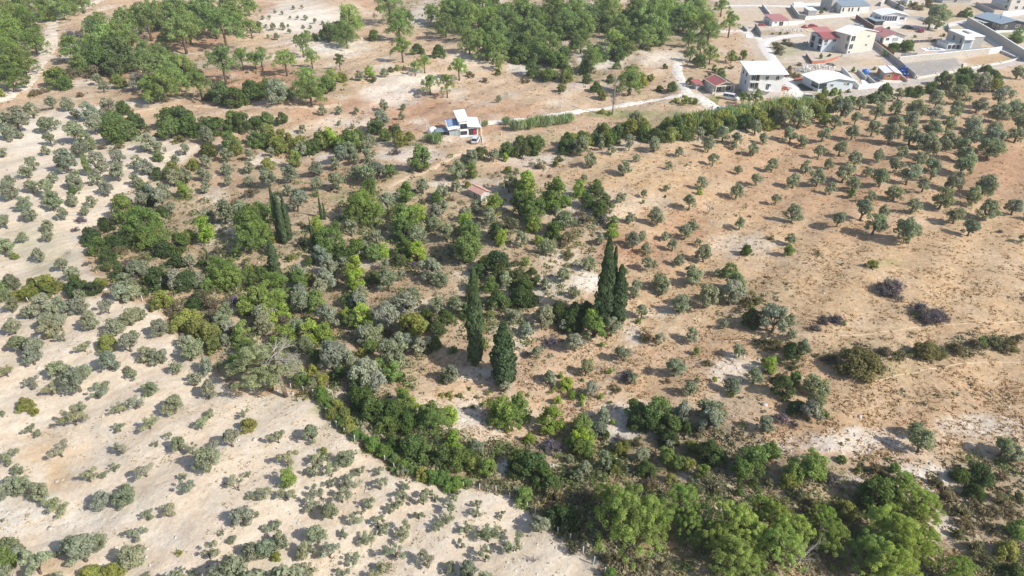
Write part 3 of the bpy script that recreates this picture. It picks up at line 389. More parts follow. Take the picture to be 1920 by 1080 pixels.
def stem_mesh(rng, kind, H, R, m, name='trunk'):
    b = MB()
    if kind == 'olive':
        b.tube([(0,0,-.06),(.01,.0,.06),(.03,.01,.14),(.02,.0,.26)], [.065,.05,.042,.036], 7)
        for k in range(5):
            a = k * 1.26 + rng.uniform(-.3, .3); e = rng.uniform(.2, .32)
            b.tube([(.02,0,.22),(e*.5*math.cos(a), e*.5*math.sin(a), .42),(e*math.cos(a), e*math.sin(a), .40 + rng.uniform(.15,.35))], [.035,.024,.008], 5)
    elif kind == 'lowolive':
        b.tube([(0,0,-.06),(.01,.0,.08),(.03,.01,.16)], [.04,.03,.022], 6)
        for k in range(5):
            a = k * 1.26 + rng.uniform(-.3, .3); e = rng.uniform(.15, .25)
            b.tube([(.02,0,.12),(e*.5*math.cos(a), e*.5*math.sin(a), .26),(e*math.cos(a), e*math.sin(a), .36)], [.018,.012,.004], 4)
    elif kind == 'pine':
        l = rng.uniform(-.05, .05)
        b.tube([(0,0,-.06),(l*.4,0,H*.35),(l,l,H*.7),(l*.5,l,H)], [.040,.032,.024,.008], 7)
        for k in range(9):
            a = k * 2.4; z = H * (.42 + .055 * k); e = R * rng.uniform(.5, .95) * (1.25 - k * .09)
            b.tube([(l*.8,l*.8,z),(e*.5*math.cos(a), e*.5*math.sin(a), z + .05),(e*math.cos(a), e*math.sin(a), z + .16)], [.014,.010,.004], 4)
    elif kind == 'post':
        b.tube([(0,0,-.05),(0,0,H*.6),(0,0,H*.95)], [.05,.03,.01], 6)
    elif kind == 'shrub':
        for k in range(6):
            a = k * 1.05 + rng.uniform(-.3, .3); e = R * rng.uniform(.4, .8)
            b.tube([(0,0,-.04),(e*.5*math.cos(a), e*.5*math.sin(a), H*.4),(e*math.cos(a), e*math.sin(a), H*.8)], [.03,.02,.006], 4)
    return b.mesh(name, m, True)

def bare_branches(rng, base, d0, length, r0, depth, mb, spread=.55, kids=3, upb=.25):
    p = Vector(base); d = Vector(d0).normalized(); pts = [p.copy()]; rr = [r0]; seg = 4
    for i in range(seg):
        d = (d + Vector(rng.normal(size=3)) * .14 + Vector((0, 0, upb * .12))).normalized(); p = p + d * length / seg
        pts.append(p.copy()); rr.append(r0 * (1 - .75 * (i + 1) / seg))
    mb.tube(pts, rr, 5 if depth > 1 else 3, False)
    if depth > 0:
        for k in range(kids):
            t = rng.uniform(.3, 1.0); q = pts[min(seg, int(t * seg))]
            nd = (d + Vector(rng.normal(size=3)) * spread + Vector((0, 0, upb))).normalized()
            bare_branches(rng, q, nd, length * rng.uniform(.45, .7), r0 * .5, depth - 1, mb, spread, kids, upb)

M_TWIG = mat('dark_twigs', (.20, .17, .175), .9, .1, .3, 6)
PROTO = {}   # kind -> list of dict(parts=[(name, mesh)], ...)
def add_proto(kind, parts): PROTO.setdefault(kind, []).append(parts)
for i in range(9):
    r = np.random.default_rng(100 + i)
    lo = lobes_dome(r, 26 + i % 5, .36, .46, .42, .125, hollow=.5, irregular=.18, lower=-.45)
    add_proto('olive', [('crown', crown(r, lo, 2300, .034, .75, .6, inner=.2)), ('trunk', stem_mesh(r, 'olive', .5, .3, M_BARK))])
for i in range(8):     # thin sprawling olives of the bare slope
    r = np.random.default_rng(200 + i); lo = []
    for k in range(8 + i % 4):
        a = r.uniform(0, 6.28); d = r.uniform(.08, .44); lo.append((d*math.cos(a), d*math.sin(a)*.8, r.uniform(.28, .56), r.uniform(.07, .13)))
    add_proto('sparse', [('crown', crown(r, lo, 1100, .032, .6, .8, inner=.3)), ('trunk', stem_mesh(r, 'lowolive', .45, .3, M_BARK))])
def pine_lobes(r, n, R, z0, H, rad):
    out = []
    for i in range(n):
        u = (i + r.random()) / n; a = i * 2.399 + r.uniform(-.4, .4)
        env = (1 - u) ** .55 * (.72 + .28 * min(1, u * 6)); f = r.uniform(.45, 1.05) * (1 + .15 * math.sin(2 * a + n))
        out.append((R * env * f * math.cos(a), R * env * f * math.sin(a), z0 + H * u * r.uniform(.9, 1.05), rad * r.uniform(.7, 1.3) * (1 - .35 * u)))
    return out
def pine_clumps(r, nsub, per, R, z0, H, rad):
    out = []
    for i in range(nsub):
        u = (i + .5) / nsub; a = i * 2.399 + r.uniform(-.5, .5); env = (1 - u) ** .5; sr = R * r.uniform(.42, .6) * (1 - .35 * u)
        cx, cy, cz = (R - sr * .8) * env * math.cos(a), (R - sr * .8) * env * math.sin(a), z0 + H * u * .85
        for k in range(per):
            d = r.normal(size=3); d[2] = abs(d[2]) * .9 - .15; d /= np.linalg.norm(d)
            out.append((cx + d[0] * sr * .85, cy + d[1] * sr * .85, cz + d[2] * sr * .75, rad * r.uniform(.6, 1.3)))
    return out
for i in range(8):     # bushy Aleppo pines, foliage nearly to the ground
    r = np.random.default_rng(300 + i); H = r.uniform(.62, .85)
    add_proto('pine', [('crown', crown(r, pine_clumps(r, 11, 8, .49, .12, H, .072), 5200, .025, .38, .6, True, .08, .6, tintmix=.7)), ('trunk', stem_mesh(r, 'pine', H, .35, M_BARK))])
for i in range(7):     # pines with a clear trunk
    r = np.random.default_rng(400 + i); H = r.uniform(.55, .75)
    add_proto('stempine', [('crown', crown(r, pine_clumps(r, 9, 7, .48, .36, H, .075), 4200, .026, .4, .5, True, .12, .5)), ('trunk', stem_mesh(r, 'pine', .36 + H * .9, .35, M_BARK))])
for i in range(7):     # big nearby pines: many small tufts
    r = np.random.default_rng(500 + i); H = r.uniform(.55, .7)
    lo = pine_clumps(r, 17, 9, .50, .14, H, .046)
    add_proto('bigpine', [('crown', crown(r, lo, 15000, .0140, .36, .6, True, .06, .6, tintmix=.75)), ('trunk', stem_mesh(r, 'pine', H, .38, M_BARK))])
for i in range(8):
    r = np.random.default_rng(600 + i)
    lo = lobes_dome(r, 34, .40, .50, .12, .12, hollow=.5, irregular=.14)
    add_proto('bush', [('leaves', crown(r, lo, 2600, .030, .8, .55, inner=.12)), ('stem', stem_mesh(r, 'shrub', .5, .35, M_BARK))])
for i in range(7):
    r = np.random.default_rng(700 + i)
    lo = lobes_dome(r, 36, .38, .72, .20, .115, hollow=.4, irregular=.2)
    add_proto('broad', [('crown', crown(r, lo, 3000, .028, .8, .6, inner=.15)), ('trunk', stem_mesh(r, 'shrub', .85, .35, M_BARK))])
for i in range(6):
    r = np.random.default_rng(800 + i)
    lo = lobes_dome(r, 22, .40, .34, .06, .10, hollow=.2, irregular=.2)
    add_proto('maquis', [('leaves', crown(r, lo, 1100, .030, .7, .8, inner=.3)), ('stem', stem_mesh(r, 'shrub', .35, .35, M_BARK))])
for i in range(4):
    r = np.random.default_rng(900 + i); b = MB()
    for k in range(16):
        a = r.uniform(0, 6.28); bare_branches(r, (r.normal()*.05, r.normal()*.05, -.02), (math.cos(a), math.sin(a), r.uniform(.3, 1.2)), .38, .016, 2, b, .6, 3, .15)
    lo = lobes_dome(r, 26, .40, .26, .05, .10, hollow=.2, irregular=.25)
    add_proto('dead', [('twigs', b.mesh('twigs', M_TWIG)), ('dry_foliage', crown(r, lo, 1500, .03, .35, .9, inner=.4, mat_=M_DRY, name='dry_foliage'))])
for i in range(4):     # reed clumps: blades
    r = np.random.default_rng(1000 + i); n = 420
    C = np.stack([r.normal(size=n)*.2, r.normal(size=n)*.16, r.uniform(.25, .6, n)], 1); al = np.stack([r.normal(size=n)*.25, r.normal(size=n)*.25, np.ones(n)], 1)
    V, Fq = leaf_quads(C, r.normal(size=(n, 3)) * [1, 1, .2], .22, .10, r, al); V[:, 2] = np.maximum(V[:, 2], 0)
    add_proto('reed', [('blades', np_mesh('blades', V, Fq, [M_FOL], r.random(n)))])
for i in range(5):     # cypress: unit tall and unit wide, scaled apart
    r = np.random.default_rng(1100 + i); lo = []
    n = 90
    for k in range(n):
        u = (k + r.random()) / n; a = k * 2.399; prof = (min(1, .62 + u * 1.9) * (1 - u) ** .72 * 1.12) if i not in (1, 3) else min(1, .6 + u * 2.6) * (1 - u ** 1.7) ** .85
        lo.append((.36 * prof * math.cos(a) * r.uniform(.5, 1.28), .36 * prof * math.sin(a) * r.uniform(.5, 1.28), .03 + .93 * u, .3 + .7 * min(1, prof * 1.6)))
    L = np.array(lo); n = 9000; k = r.integers(0, len(L), n); d = unit(r.normal(size=(n, 3)))
    C = L[k, :3] + d * np.array([.17, .17, .035]) * L[k, 3:4]; rad = unit(np.stack([C[:, 0], C[:, 1], C[:, 2] * 0], 1))
    al = np.stack([rad[:, 0] * .02, rad[:, 1] * .02, np.ones(n) * .06], 1)
    Nn = rad + r.normal(size=(n, 3)) * .5
    Nn = unit(Nn); T = unit(al - Nn * (al * Nn).sum(1, keepdims=True)); B = unit(np.cross(Nn, T)); s = r.uniform(.6, 1.3, (n, 1))
    a_ = T * [.03, .03, .014] * s * 1.0; b_ = B * [.055, .055, .012] * s
    V = np.stack([C - a_, C - b_, C + a_ * 1.6, C + b_], 1).reshape(-1, 3)
    add_proto('cypress', [('crown', np_mesh('crown', V, np.arange(n*4).reshape(-1, 4), [M_FOL], np.clip(r.random(len(L))[k]*.5 + r.random(n)*.5, 0, 1))), ('trunk', stem_mesh(r, 'post', 1, .1, M_BARK))])

# kind: (proto, height of crown middle, colours, thing name, category, squash range)
G_OL = [(.325,.345,.24),(.365,.375,.28),(.285,.31,.205),(.31,.34,.245)]
KIND = {
 'o': ('olive', .50, G_OL, 'olive_tree', 'olive tree'),
 'q': ('sparse', .42, [(.38,.39,.28),(.34,.36,.255)], 'olive_tree', 'olive tree'),
 'p': ('pine', .46, [(.183,.242,.100),(.206,.266,.100),(.159,.218,.094)], 'pine_tree', 'pine tree'),
 'P': ('bigpine', .40, [(.295,.378,.100),(.260,.342,.094),(.330,.401,.106)], 'pine_tree', 'pine tree'),
 't': ('stempine', .66, [(.153,.218,.094),(.177,.236,.088)], 'pine_tree', 'pine tree'),
 'b': ('bush', .34, [(.14,.19,.06),(.100,.147,.053),(.118,.165,.059),(.088,.130,.053),(.142,.171,.065)], 'evergreen_bush', 'bush'),
 'y': ('bush', .36, [(.283,.301,.088),(.236,.260,.083),(.319,.330,.100)], 'yellow_green_bush', 'bush'),
 'g': ('broad', .52, [(.212,.289,.088),(.248,.325,.094),(.183,.254,.083)], 'leafy_tree', 'tree'),
 'l': ('broad', .50, [(.354,.448,.088),(.307,.401,.083)], 'young_pine', 'young tree'),
 'k': ('maquis', .20, [(.248,.218,.130),(.212,.206,.112),(.260,.212,.142)], 'low_shrub', 'shrub'),
 'v': ('maquis', .20, [(.330,.354,.094),(.260,.319,.094)], 'low_green_shrub', 'shrub'),
 'w': ('bush', .30, [(.19,.29,.08),(.16,.26,.075)], 'bramble_thicket', 'bush'),
 's': ('dead', .26, [(.15,.125,.135),(.18,.15,.145)], 'dead_shrub', 'shrub'),
 'r': ('reed', .45, [(.283,.366,.201),(.319,.366,.212)], 'reed_clump', 'reeds'),
 'u': ('broad', .50, [(.260,.342,.118)], 'poplar_sapling', 'young tree'),
}
ZONE = {
 (0,0): 'by the winding dirt track', (1,0): 'uphill of the white hut', (2,0): 'by forest and farm track', (3,0): 'just below the village',
 (0,1): 'by the far sandy grove', (1,1): 'around the triple cypresses', (2,1): 'uphill of the twin cypresses', (3,1): 'in the dry straw grove',
 (0,2): 'in the near grove\'s top', (1,2): 'between dead pine and cypresses', (2,2): 'downhill of the twin cypresses', (3,2): 'in the open dry field',
 (0,3): 'on the palest sandy slope', (1,3): 'on sand inside the fence', (2,3): 'by the big pine group', (3,3): 'on the brown heath'}
LOOK = {'o': ('round grey olive tree', 'large grey olive tree', 'small grey olive tree'), 'q': ('thin airy olive tree', 'wide airy olive tree', 'small sparse olive tree'),
 'p': ('bushy green pine', 'large bushy green pine', 'small bushy pine'), 'P': ('bright green pine', 'very large bright green pine', 'smaller bright green pine'), 't': ('long stemmed green pine', 'tall long stemmed pine', 'small long stemmed pine'),
 'b': ('dark green bush', 'large dark green bush', 'small dark green bush'), 'y': ('yellowish bush', 'large yellowish bush', 'small yellowish bush'), 'g': ('green leafy tree', 'large green leafy tree', 'small green tree'),
 'l': ('lime green young pine', 'large lime green pine', 'tiny lime green pine'), 'k': ('low brownish shrub', 'wide brownish shrub', 'small brownish shrub'), 'v': ('low bright green shrub', 'wide bright green shrub', 'tiny bright green shrub'),
 'w': ('lush green bramble', 'large lush green bramble', 'small lush green bramble'), 's': ('leafless grey shrub', 'wide leafless grey shrub', 'small leafless grey shrub'), 'r': ('pale green reed clump', 'large pale reed clump', 'small pale reed clump'), 'u': ('slim light green sapling', 'taller slim green sapling', 'shorter slim green sapling')}
GRP = {'o': 'olive trees of the groves', 'q': 'olive trees of the groves', 'p': 'pines on the slopes', 'P': 'big pines by the fence corner', 't': 'pines with bare stems', 'b': 'dark evergreen bushes', 'y': 'yellow-green bushes', 'g': 'leafy trees in the valley', 'l': 'lime green young pines', 'k': 'low brown shrubs', 'v': 'low green shrubs', 'w': 'bramble thickets along the fence', 's': 'leafless grey shrubs', 'r': 'reed clumps', 'u': 'saplings in the sandy grove'}
ORD = ['first','second','third','fourth','fifth','sixth','seventh','eighth','ninth','tenth','eleventh','twelfth','thirteenth','fourteenth','fifteenth','sixteenth']

def plant(kind, loc, width, rng, label, tint=None, sq=None, hgt=None, group=None, name=None, pi=None):
    pk, _, cols, nm, cat = KIND[kind]; protos = PROTO[pk]; parts = protos[int(rng.integers(len(protos))) if pi is None else pi % len(protos)]
    c = cols[int(rng.integers(len(cols)))] if tint is None else tint
    j = rng.uniform(.86, 1.15); c = (c[0] * j * rng.uniform(.93, 1.08), c[1] * j, c[2] * j * rng.uniform(.85, 1.15), 1)
    nm = name or nm; rz = rng.uniform(0, 6.28)
    root = empty(nm, loc, rz)
    sz = width * (rng.uniform(.88, 1.14) if sq is None else sq) if hgt is None else hgt
    ax = rng.uniform(.88, 1.12)
    for pn, me in parts:
        o = link(pn, me, root); o.scale = (width * ax, width / ax, sz); o.color = c
        if pn == 'blades': o['kind'] = 'stuff'
    if kind in 'oq': root.rotation_euler = (rng.normal() * .09, rng.normal() * .09, rz)
    tag(root, label, cat, group or GRP.get(kind)); return root

entries = []
for (tx, ty), s in TILES.items():
    for e in s.replace('\n', '').split(';'):
        e = e.split()
        if len(e) == 4:
            k, x, y, wd = e[0], float(e[1]), float(e[2]), float(e[3])
            entries.append([k, tx * 480 + x / 4, ty * 270 + y / 4, wd / 4, (tx, ty)])
for q, (X, Y) in enumerate([(588,738),(597,750),(606,765),(616,777),(626,788),(636,799),(648,806),(660,817),(674,826),(688,836),(703,845),(718,855),(733,865),(748,875),(764,884),(782,890)]):
    entries.append(['w' if q % 3 else 'y', X + 9, Y - 3, 24 + 5 * (q % 2), (1, 2) if Y < 810 else (1, 3)])
for q in range(46):     # low shrubs on the terraces of the valley bottom
    rr_ = random.Random(q + 40); entries.append(['k', rr_.uniform(360, 1120), rr_.uniform(300, 700), rr_.uniform(14, 26), (1, 1)]) if q < 0 else None
EXTRA = '''y 1075 262 34;y 1100 256 32;b 1090 268 30;y 1135 250 34;y 1160 244 30;b 1150 258 30;y 1185 240 36;y 1210 244 34;b 1230 252 32;y 1255 232 40;r 1275 226 34;y 1290 228 40;r 1305 222 36;y 1318 226 38;r 1335 218 34;y 1350 222 42;r 1368 212 36;y 1385 214 40;r 1400 206 36;y 1412 210 40;r 1428 202 36;y 1440 205 38;r 1455 198 36;y 1468 202 38;r 1480 196 34;y 1495 202 36;r 1510 196 32;y 1525 202 34;y 1545 198 32;b 1365 232 34;b 1400 228 34;b 1330 238 32;y 1430 226 34;b 1460 218 30;b 1065 270 34;y 1200 226 26;
p 850 20 48;p 880 30 44;p 835 45 40;p 905 12 44;p 920 40 42;p 945 30 48;p 985 20 48;p 1010 35 46;p 1035 18 50;p 1060 40 48;p 1080 15 52;p 1105 30 46;p 1140 22 50;p 1165 45 44;p 1190 15 52;p 1215 35 48;p 1245 22 54;p 1275 30 48;p 1300 12 46;p 1325 45 40;p 1000 60 44;p 1030 78 40;b 975 100 40;b 1010 105 36;b 1050 112 34;p 1150 70 46;p 1090 75 42;b 1120 95 34;p 1210 62 44;b 960 75 44;p 880 75 40;p 905 90 38;p 935 62 42;b 1000 125 32;b 1030 138 30;y 1060 140 28;b 985 88 34;
p 290 25 46;p 330 20 60;p 350 50 52;p 375 22 50;p 400 38 54;p 430 15 50;p 445 40 40;p 300 115 56;p 320 140 54;p 345 128 50;p 275 100 44;p 290 165 44;b 190 100 50;b 215 118 48;b 165 118 40;p 200 75 50;p 175 60 46;p 235 65 44;p 255 30 52;
b 500 262 34;y 520 268 32;g 480 258 30;g 430 262 34;y 610 262 34;b 640 268 34;g 660 262 32;b 590 272 30;y 560 268 30;o 640 285 28;
k 560 370 30;k 470 360 30;k 440 380 26;y 350 440 30;g 470 440 40;k 530 600 40;g 590 560 44;g 420 520 50;b 300 520 50;b 350 525 44;o 250 505 36;b 330 490 34;g 260 430 44;k 300 470 40;b 220 455 40;g 480 560 50;l 500 590 36;g 560 520 40;o 600 545 36;b 650 560 36;o 720 600 40;g 690 620 36;o 760 640 36;k 820 600 40;b 810 640 36;g 880 430 40;b 930 430 34;k 960 420 40;g 700 470 36;g 760 460 36;k 690 520 36;b 640 480 34;o 620 500 34;g 1000 400 40;k 1060 450 40;b 1040 430 36;
s 1662 538 36;s 1680 530 34;s 1672 542 30;s 1728 576 36;s 1742 590 44;s 1756 584 40;s 1765 592 30;s 1568 596 26;s 1545 600 24;
k 1545 176 12;k 1560 174 12;g 1575 172 9;k 1590 171 12;k 1490 140 14;k 1482 128 13;k 1500 120 12;g 1540 104 9;k 1556 104 9;k 1440 120 14;k 1425 130 16;k 1410 118 16;g 1395 100 18;k 1380 110 16;k 1350 135 16;k 1330 140 14;g 1340 128 12;k 1370 125 14;k 1465 90 12;k 1485 84 12;k 1448 64 8;k 1462 62 9;k 1476 62 8;g 1600 130 8;k 1640 128 10;k 1650 136 8;b 1668 92 12;b 1682 86 13;g 1660 100 10;b 1698 90 12;k 1745 72 10;k 1770 66 10;k 1715 68 9;k 1748 12 12;k 1725 15 14;k 1708 10 12;k 1770 22 12;k 1808 30 10;g 1820 26 9;k 1690 28 9;g 1648 38 8;k 1622 60 8;k 1600 60 8;k 1572 62 8;k 1900 68 12;g 1910 76 10;k 1895 78 12;k 1590 20 8;g 1540 22 8;k 1545 16 8'''
for e in EXTRA.replace('\n', '').split(';'):
    e = e.split(); X, Y = float(e[1]), float(e[2]); entries.append([e[0], X, Y, float(e[3]), (min(3, int(X // 480)), min(3, int(Y // 270)))])
# rank every plant within its kind and place, row by row from the far side
lab = {}
from collections import defaultdict
grp = defaultdict(list)
for i, e in enumerate(entries): grp[(e[0], e[4])].append(i)
for (k, z), ids in grp.items():
    ids.sort(key=lambda i: entries[i][2]); n = len(ids); rows = max(1, int(round(math.sqrt(n / 2.2)))) if n > 3 else 1; per = math.ceil(n / rows)
    med = sorted(entries[i][3] for i in ids)[n // 2]
    for r in range(0, n, per):
        row = sorted(ids[r:r + per], key=lambda i: entries[i][1])
        for q, i in enumerate(row):
            f = entries[i][3] / med; look = LOOK[k][1 if f > 1.28 else 2 if f < .74 else 0]
            pos = ('' if n == 1 else f'{ORD[q]} from left' if rows == 1 else f'{ORD[q]} from left, {ORD[r // per]} row')
            lab[i] = (look + (', ' + pos if pos else '') + ' ' + ZONE[z]).strip()
# beyond 300 olives the smallest are joined into one mass
ol = sorted([i for i, e in enumerate(entries) if e[0] in 'oq'], key=lambda i: -entries[i][3]); JOIN = set(ol[300:])
far_ol = []
WIDE = {'o': 1.2, 'q': 1.35, 'p': 1.22, 'P': 1.14, 't': 1.15, 'b': 1.22, 'y': 1.2, 'g': 1.22, 'l': 1.2, 'k': 1.3, 'v': 1.15, 'w': 1.0, 's': 1.25, 'r': 1.2, 'u': 1.0}
HUE = {(0,0): 1, (1,0): 1, (2,0): 1}
for i, (k, X, Y, W_, z) in enumerate(entries):
    rng = np.random.default_rng(5000 + i)
    sc_ = metres(X, min(Y, 1075)); wm = W_ / sc_ * WIDE[k]
    if k == 'q': wm *= .92
    if k == 'o' and z in ((3,0),(3,1),(2,1)): wm *= .92
    if k == 'b' and z in ((1,2),(1,3)): wm *= .88; W_ *= .88; X += 4
    if k in 'oq' and z in ((0,1),(0,2),(0,3)): wm *= .9; W_ *= .9
    if k == 'p' and z == (0,0) and X < 100: wm *= .85; W_ *= .85; X -= 7
    lift = wm * KIND[k][1]
    p = on_ground(X, Y, lift); wm = W_ / (FPX / to_px(p.x, p.y, p.z + lift)[2]) * WIDE[k]
    if i in JOIN: far_ol.append((k, p, wm, rng)); continue
    t = None
    if k in 'pt' and z[1] == 0: t = [(.26,.345,.12),(.29,.37,.125),(.235,.315,.12)][i % 3]
    if k == 'b' and z[1] == 0: t = [(.15,.21,.07),(.175,.235,.075),(.135,.19,.07)][i % 3]
    if k == 'p' and z in ((1,1),(0,1),(2,1),(1,2),(2,2)) : t = [(.19,.265,.08),(.225,.30,.085),(.165,.235,.08)][i % 3]
    if k == 'p' and z == (0,0) and X < 90: t = [(.24,.31,.09),(.21,.285,.08)][i % 2]
    if k == 'b' and z in ((2,3),(1,3),(1,2)): t = [(.12,.17,.055),(.15,.20,.065),(.10,.145,.05)][i % 3]
    hg = wm * 2.9 if k == 'u' else None
    if k == 'y' and z == (3,2): t = (.19,.18,.08); hg = wm * .72
    plant(k, p, wm, rng, lab[i], t, hgt=hg)
# groves going on a little past the edges of the view
_r = random.Random(9)
for q in range(150):
    if q < 80: X, Y = _r.uniform(1945, 2350), _r.uniform(170, 430)
    elif q < 125: X, Y = _r.uniform(-380, -25), _r.uniform(250, 700)
    else: X, Y = _r.uniform(-250, 1000), _r.uniform(1100, 1260)
    p = on_ground(X, Y); far_ol.append(('o', p, _r.uniform(3.4, 5.2), np.random.default_rng(q)))
# the joined small olives
VV, FF, TT, n0 = [], [], [], 0
cache = {}
M_OLJ = foliage_mat('foliage_olive'); 
for k, p, wm, rng in far_ol:
    pk = KIND[k][0]; q = int(rng.integers(len(PROTO[pk]))); me = PROTO[pk][q][0][1]
    if (pk, q) not in cache:
        a = np.empty(len(me.vertices) * 3, np.float32); me.vertices.foreach_get('co', a); t = np.empty(len(me.polygons), np.float32); me.attributes['tint'].data.foreach_get('value', t)
        cache[(pk, q)] = (a.reshape(-1, 4, 3), t)
    A, t = cache[(pk, q)]; sel = rng.random(len(A)) < (.33 if k == 'o' else .7); A = A[sel]; t = t[sel]
    ctr = A.mean(1, keepdims=True); A = ctr + (A - ctr) * (1.55 if k == 'o' else 1.15)
    a = rng.uniform(0, 6.28); R = np.array([[math.cos(a), -math.sin(a), 0], [math.sin(a), math.cos(a), 0], [0, 0, 1]])
    V = (A.reshape(-1, 3) @ R.T) * wm + np.array(p); VV.append(V); FF.append(np.arange(len(V)).reshape(-1, 4) + n0); n0 += len(V); TT.append(t * .9)
    V = np.array([(-.05,-.05,-.05),(.05,-.05,-.05),(.05,.05,-.05),(-.05,.05,-.05),(-.02,-.02,.5),(.02,-.02,.5),(.02,.02,.5),(-.02,.02,.5)]) * wm + np.array(p)
    VV.append(V); FF.append(np.array([(0,1,5,4),(1,2,6,5),(2,3,7,6),(3,0,4,7)]) + n0); n0 += 8; TT.append(np.zeros(4))
if VV:
    o = link('small_olive_trees', np_mesh('small_olive_trees', np.concatenate(VV), np.concatenate(FF), [M_FOL], np.concatenate(TT)))
    o.color = (.325, .345, .24, 1); tag(o, 'many small grey-green olive trees standing between the larger ones in the groves', 'olive trees', 'olive trees of the groves', 'stuff')

# ---------------------------------------------------------------- cypresses and other trees told apart by hand
def top_height(base, px, topy):
    lo, hi = 1, 40
    for _ in range(30):
        m = (lo + hi) / 2
        if to_px(base.x, base.y, base.z + m)[1] > topy: lo = m
        else: hi = m
    return lo
CY = [((893,681),498,40,'tall lone cypress left of the shorter dark cypress on the dry slope'),
      ((944,716),600,54,'short broad dark cypress standing right of the tall lone one'),
      ((1130,606),440,40,'tallest cypress of the pair with three tips, left one'),
      ((1156,604),493,38,'shorter cypress pressed against the right of the tallest one'),
      ((1143,598),458,22,'thin cypress tip rising between the two twin cypresses'),
      ((527,455),344,15,'left spire of the three slim cypresses standing together'),
      ((535,458),358,15,'middle spire of the three slim cypresses standing together'),
      ((544,450),364,16,'right spire of the three slim cypresses standing together'),
      ((520,522),446,24,'pale young cypress below the three slim spires'),
      ((604,412),365,7,'taller of two thin young cypresses right of the three spires'),
      ((610,412),378,6,'shorter of two thin young cypresses right of the three spires'),
      ((577,470),438,8,'thin dark cypress among shrubs left of the rounded pine'),
      ((590,470),405,6,'thin cypress tip rising behind the lime green young pine'),
      ((391,487),468,6,'knee-high cypress seedling left on the small terrace'),
      ((420,486),466,5,'knee-high cypress seedling right on the small terrace')]
for i, (b, ty, wd, lb) in enumerate(CY):
    rng = np.random.default_rng(70 + i); p = on_ground(*b); H = top_height(p, b[0], ty); wm = wd / metres(*b) * .92
    root = empty('cypress_tree', p, rng.uniform(0, 6)); 
    c = (.125,.18,.09,1) if i < 5 else (.15,.205,.10,1)
    if i == 0: c = (.15,.21,.10,1)
    for pn, me in PROTO['cypress'][i % 5]:
        o = link(pn, me, root); o.scale = (wm, wm, H); o.color = c
    tag(root, lb, 'cypress', 'cypresses of the valley')

# lone lollipop pine on the far slope
rng = np.random.default_rng(31); p = on_ground(638, 132); wm = 24 / metres(638, 132)
plant('t', p, wm, rng, 'lone pine with a long bare stem and small round crown', hgt=wm * 1.35)
# the half dead pine
rng = np.random.default_rng(33); p = on_ground(526, 744); mpp = metres(508, 742)
root = empty('half_dead_pine', p); Ht = top_height(p, 508, 640)
for k, (pn, me) in enumerate(PROTO['bigpine'][2]):
    o = link(pn, me, root); o.scale = (165/mpp, 115/mpp, Ht * 1.05); o.color = (.37,.40,.23,1); o.location = (-24/mpp, 1.5, 0)
b = MB(); bx = 10 / mpp
b.tube([(bx,0,-.2),(bx-.1,0,Ht*.25),(bx-.5,.3,Ht*.5),(bx-.4,.6,Ht*.75)], [.36,.28,.2,.12], 8)
b.build('leaning_trunk', M_BARK, root, shade=True)
b = MB()
for k in range(17):
    a = rng.uniform(-1.4, 1.6); z = Ht * rng.uniform(.4, .85)
    bare_branches(rng, (bx - .4, .3, z), (math.cos(a) * rng.uniform(.3,1.2), math.sin(a), rng.uniform(-.1, .9)), rng.uniform(2.2, 4.0), .085, 3, b, .5, 3, .1)
b.build('bare_branches', M_GREY, root)
tag(root, 'big half-dead pine with grey bare branches at the bushy edge of the sandy grove', 'pine tree')
# dead poplar beside the farm track
p = on_ground(1148, 215); Ht = top_height(p, 1150, 147); b = MB(); rng = np.random.default_rng(35)
b.tube([(0,0,-.2),(.1,0,Ht*.4),(.3,0,Ht*.8),(.35,0,Ht)], [.22,.16,.08,.02], 6); root = empty('dead_poplar', p); b.build('trunk', M_GREY, root, shade=True)
b = MB()
for k in range(34):
    z = Ht * rng.uniform(.18, .92); a = rng.uniform(0, 6.28)
    bare_branches(rng, (.1 + z/Ht*.25, 0, z), (math.cos(a) * .45, math.sin(a) * .45, 1), Ht * .2, .06, 2, b, .25, 3, .4)
b.build('branches', M_GREY, root); tag(root, 'tall leafless grey poplar beside the white farm track', 'dead tree')
# bare sticks
for (X, Y, ty, lb) in [(1327,401,374,'small leafless tree leaning on the dry slope among the olives'), (1484,1065,1010,'bleached bare branches in front of the big pine crown'), (130,476,465,'fallen grey branch lying on the sandy slope'), (1001,1052,1040,'bare sticks lying inside the fence corner')]:
    p = on_ground(X, Y); Ht = top_height(p, X, ty); b = MB(); r = np.random.default_rng(int(X))
    for k in range(3 if ty < 400 else 6): bare_branches(r, (0, 0, -.1), (r.normal()*.5 + .3, r.normal()*.3, 1), Ht * .75, .10 if Ht > 2 else .04, 3, b, .5, 3, .2)
    root = empty('bare_tree', p); b.build('branches', M_GREY, root); tag(root, lb, 'dead tree')

# ---------------------------------------------------------------- ground cover nobody could count
def scatter(n, fn, seed, yr=(44, 430), power=1.6):
    r = np.random.default_rng(seed)
    u = r.random(n * 3); a, b_ = yr
    y = (a ** (1 - power) + u * (b_ ** (1 - power) - a ** (1 - power))) ** (1 / (1 - power))
    x = r.uniform(-1, 1, n * 3) * (y * .86 + 22)
    col, wt = land(x, y); keep = r.random(n * 3) < fn(x, y, wt)
    x, y = x[keep][:n], y[keep][:n]; return r, x, y, height(x, y)
def Z0(x, v): return np.zeros_like(x) + v
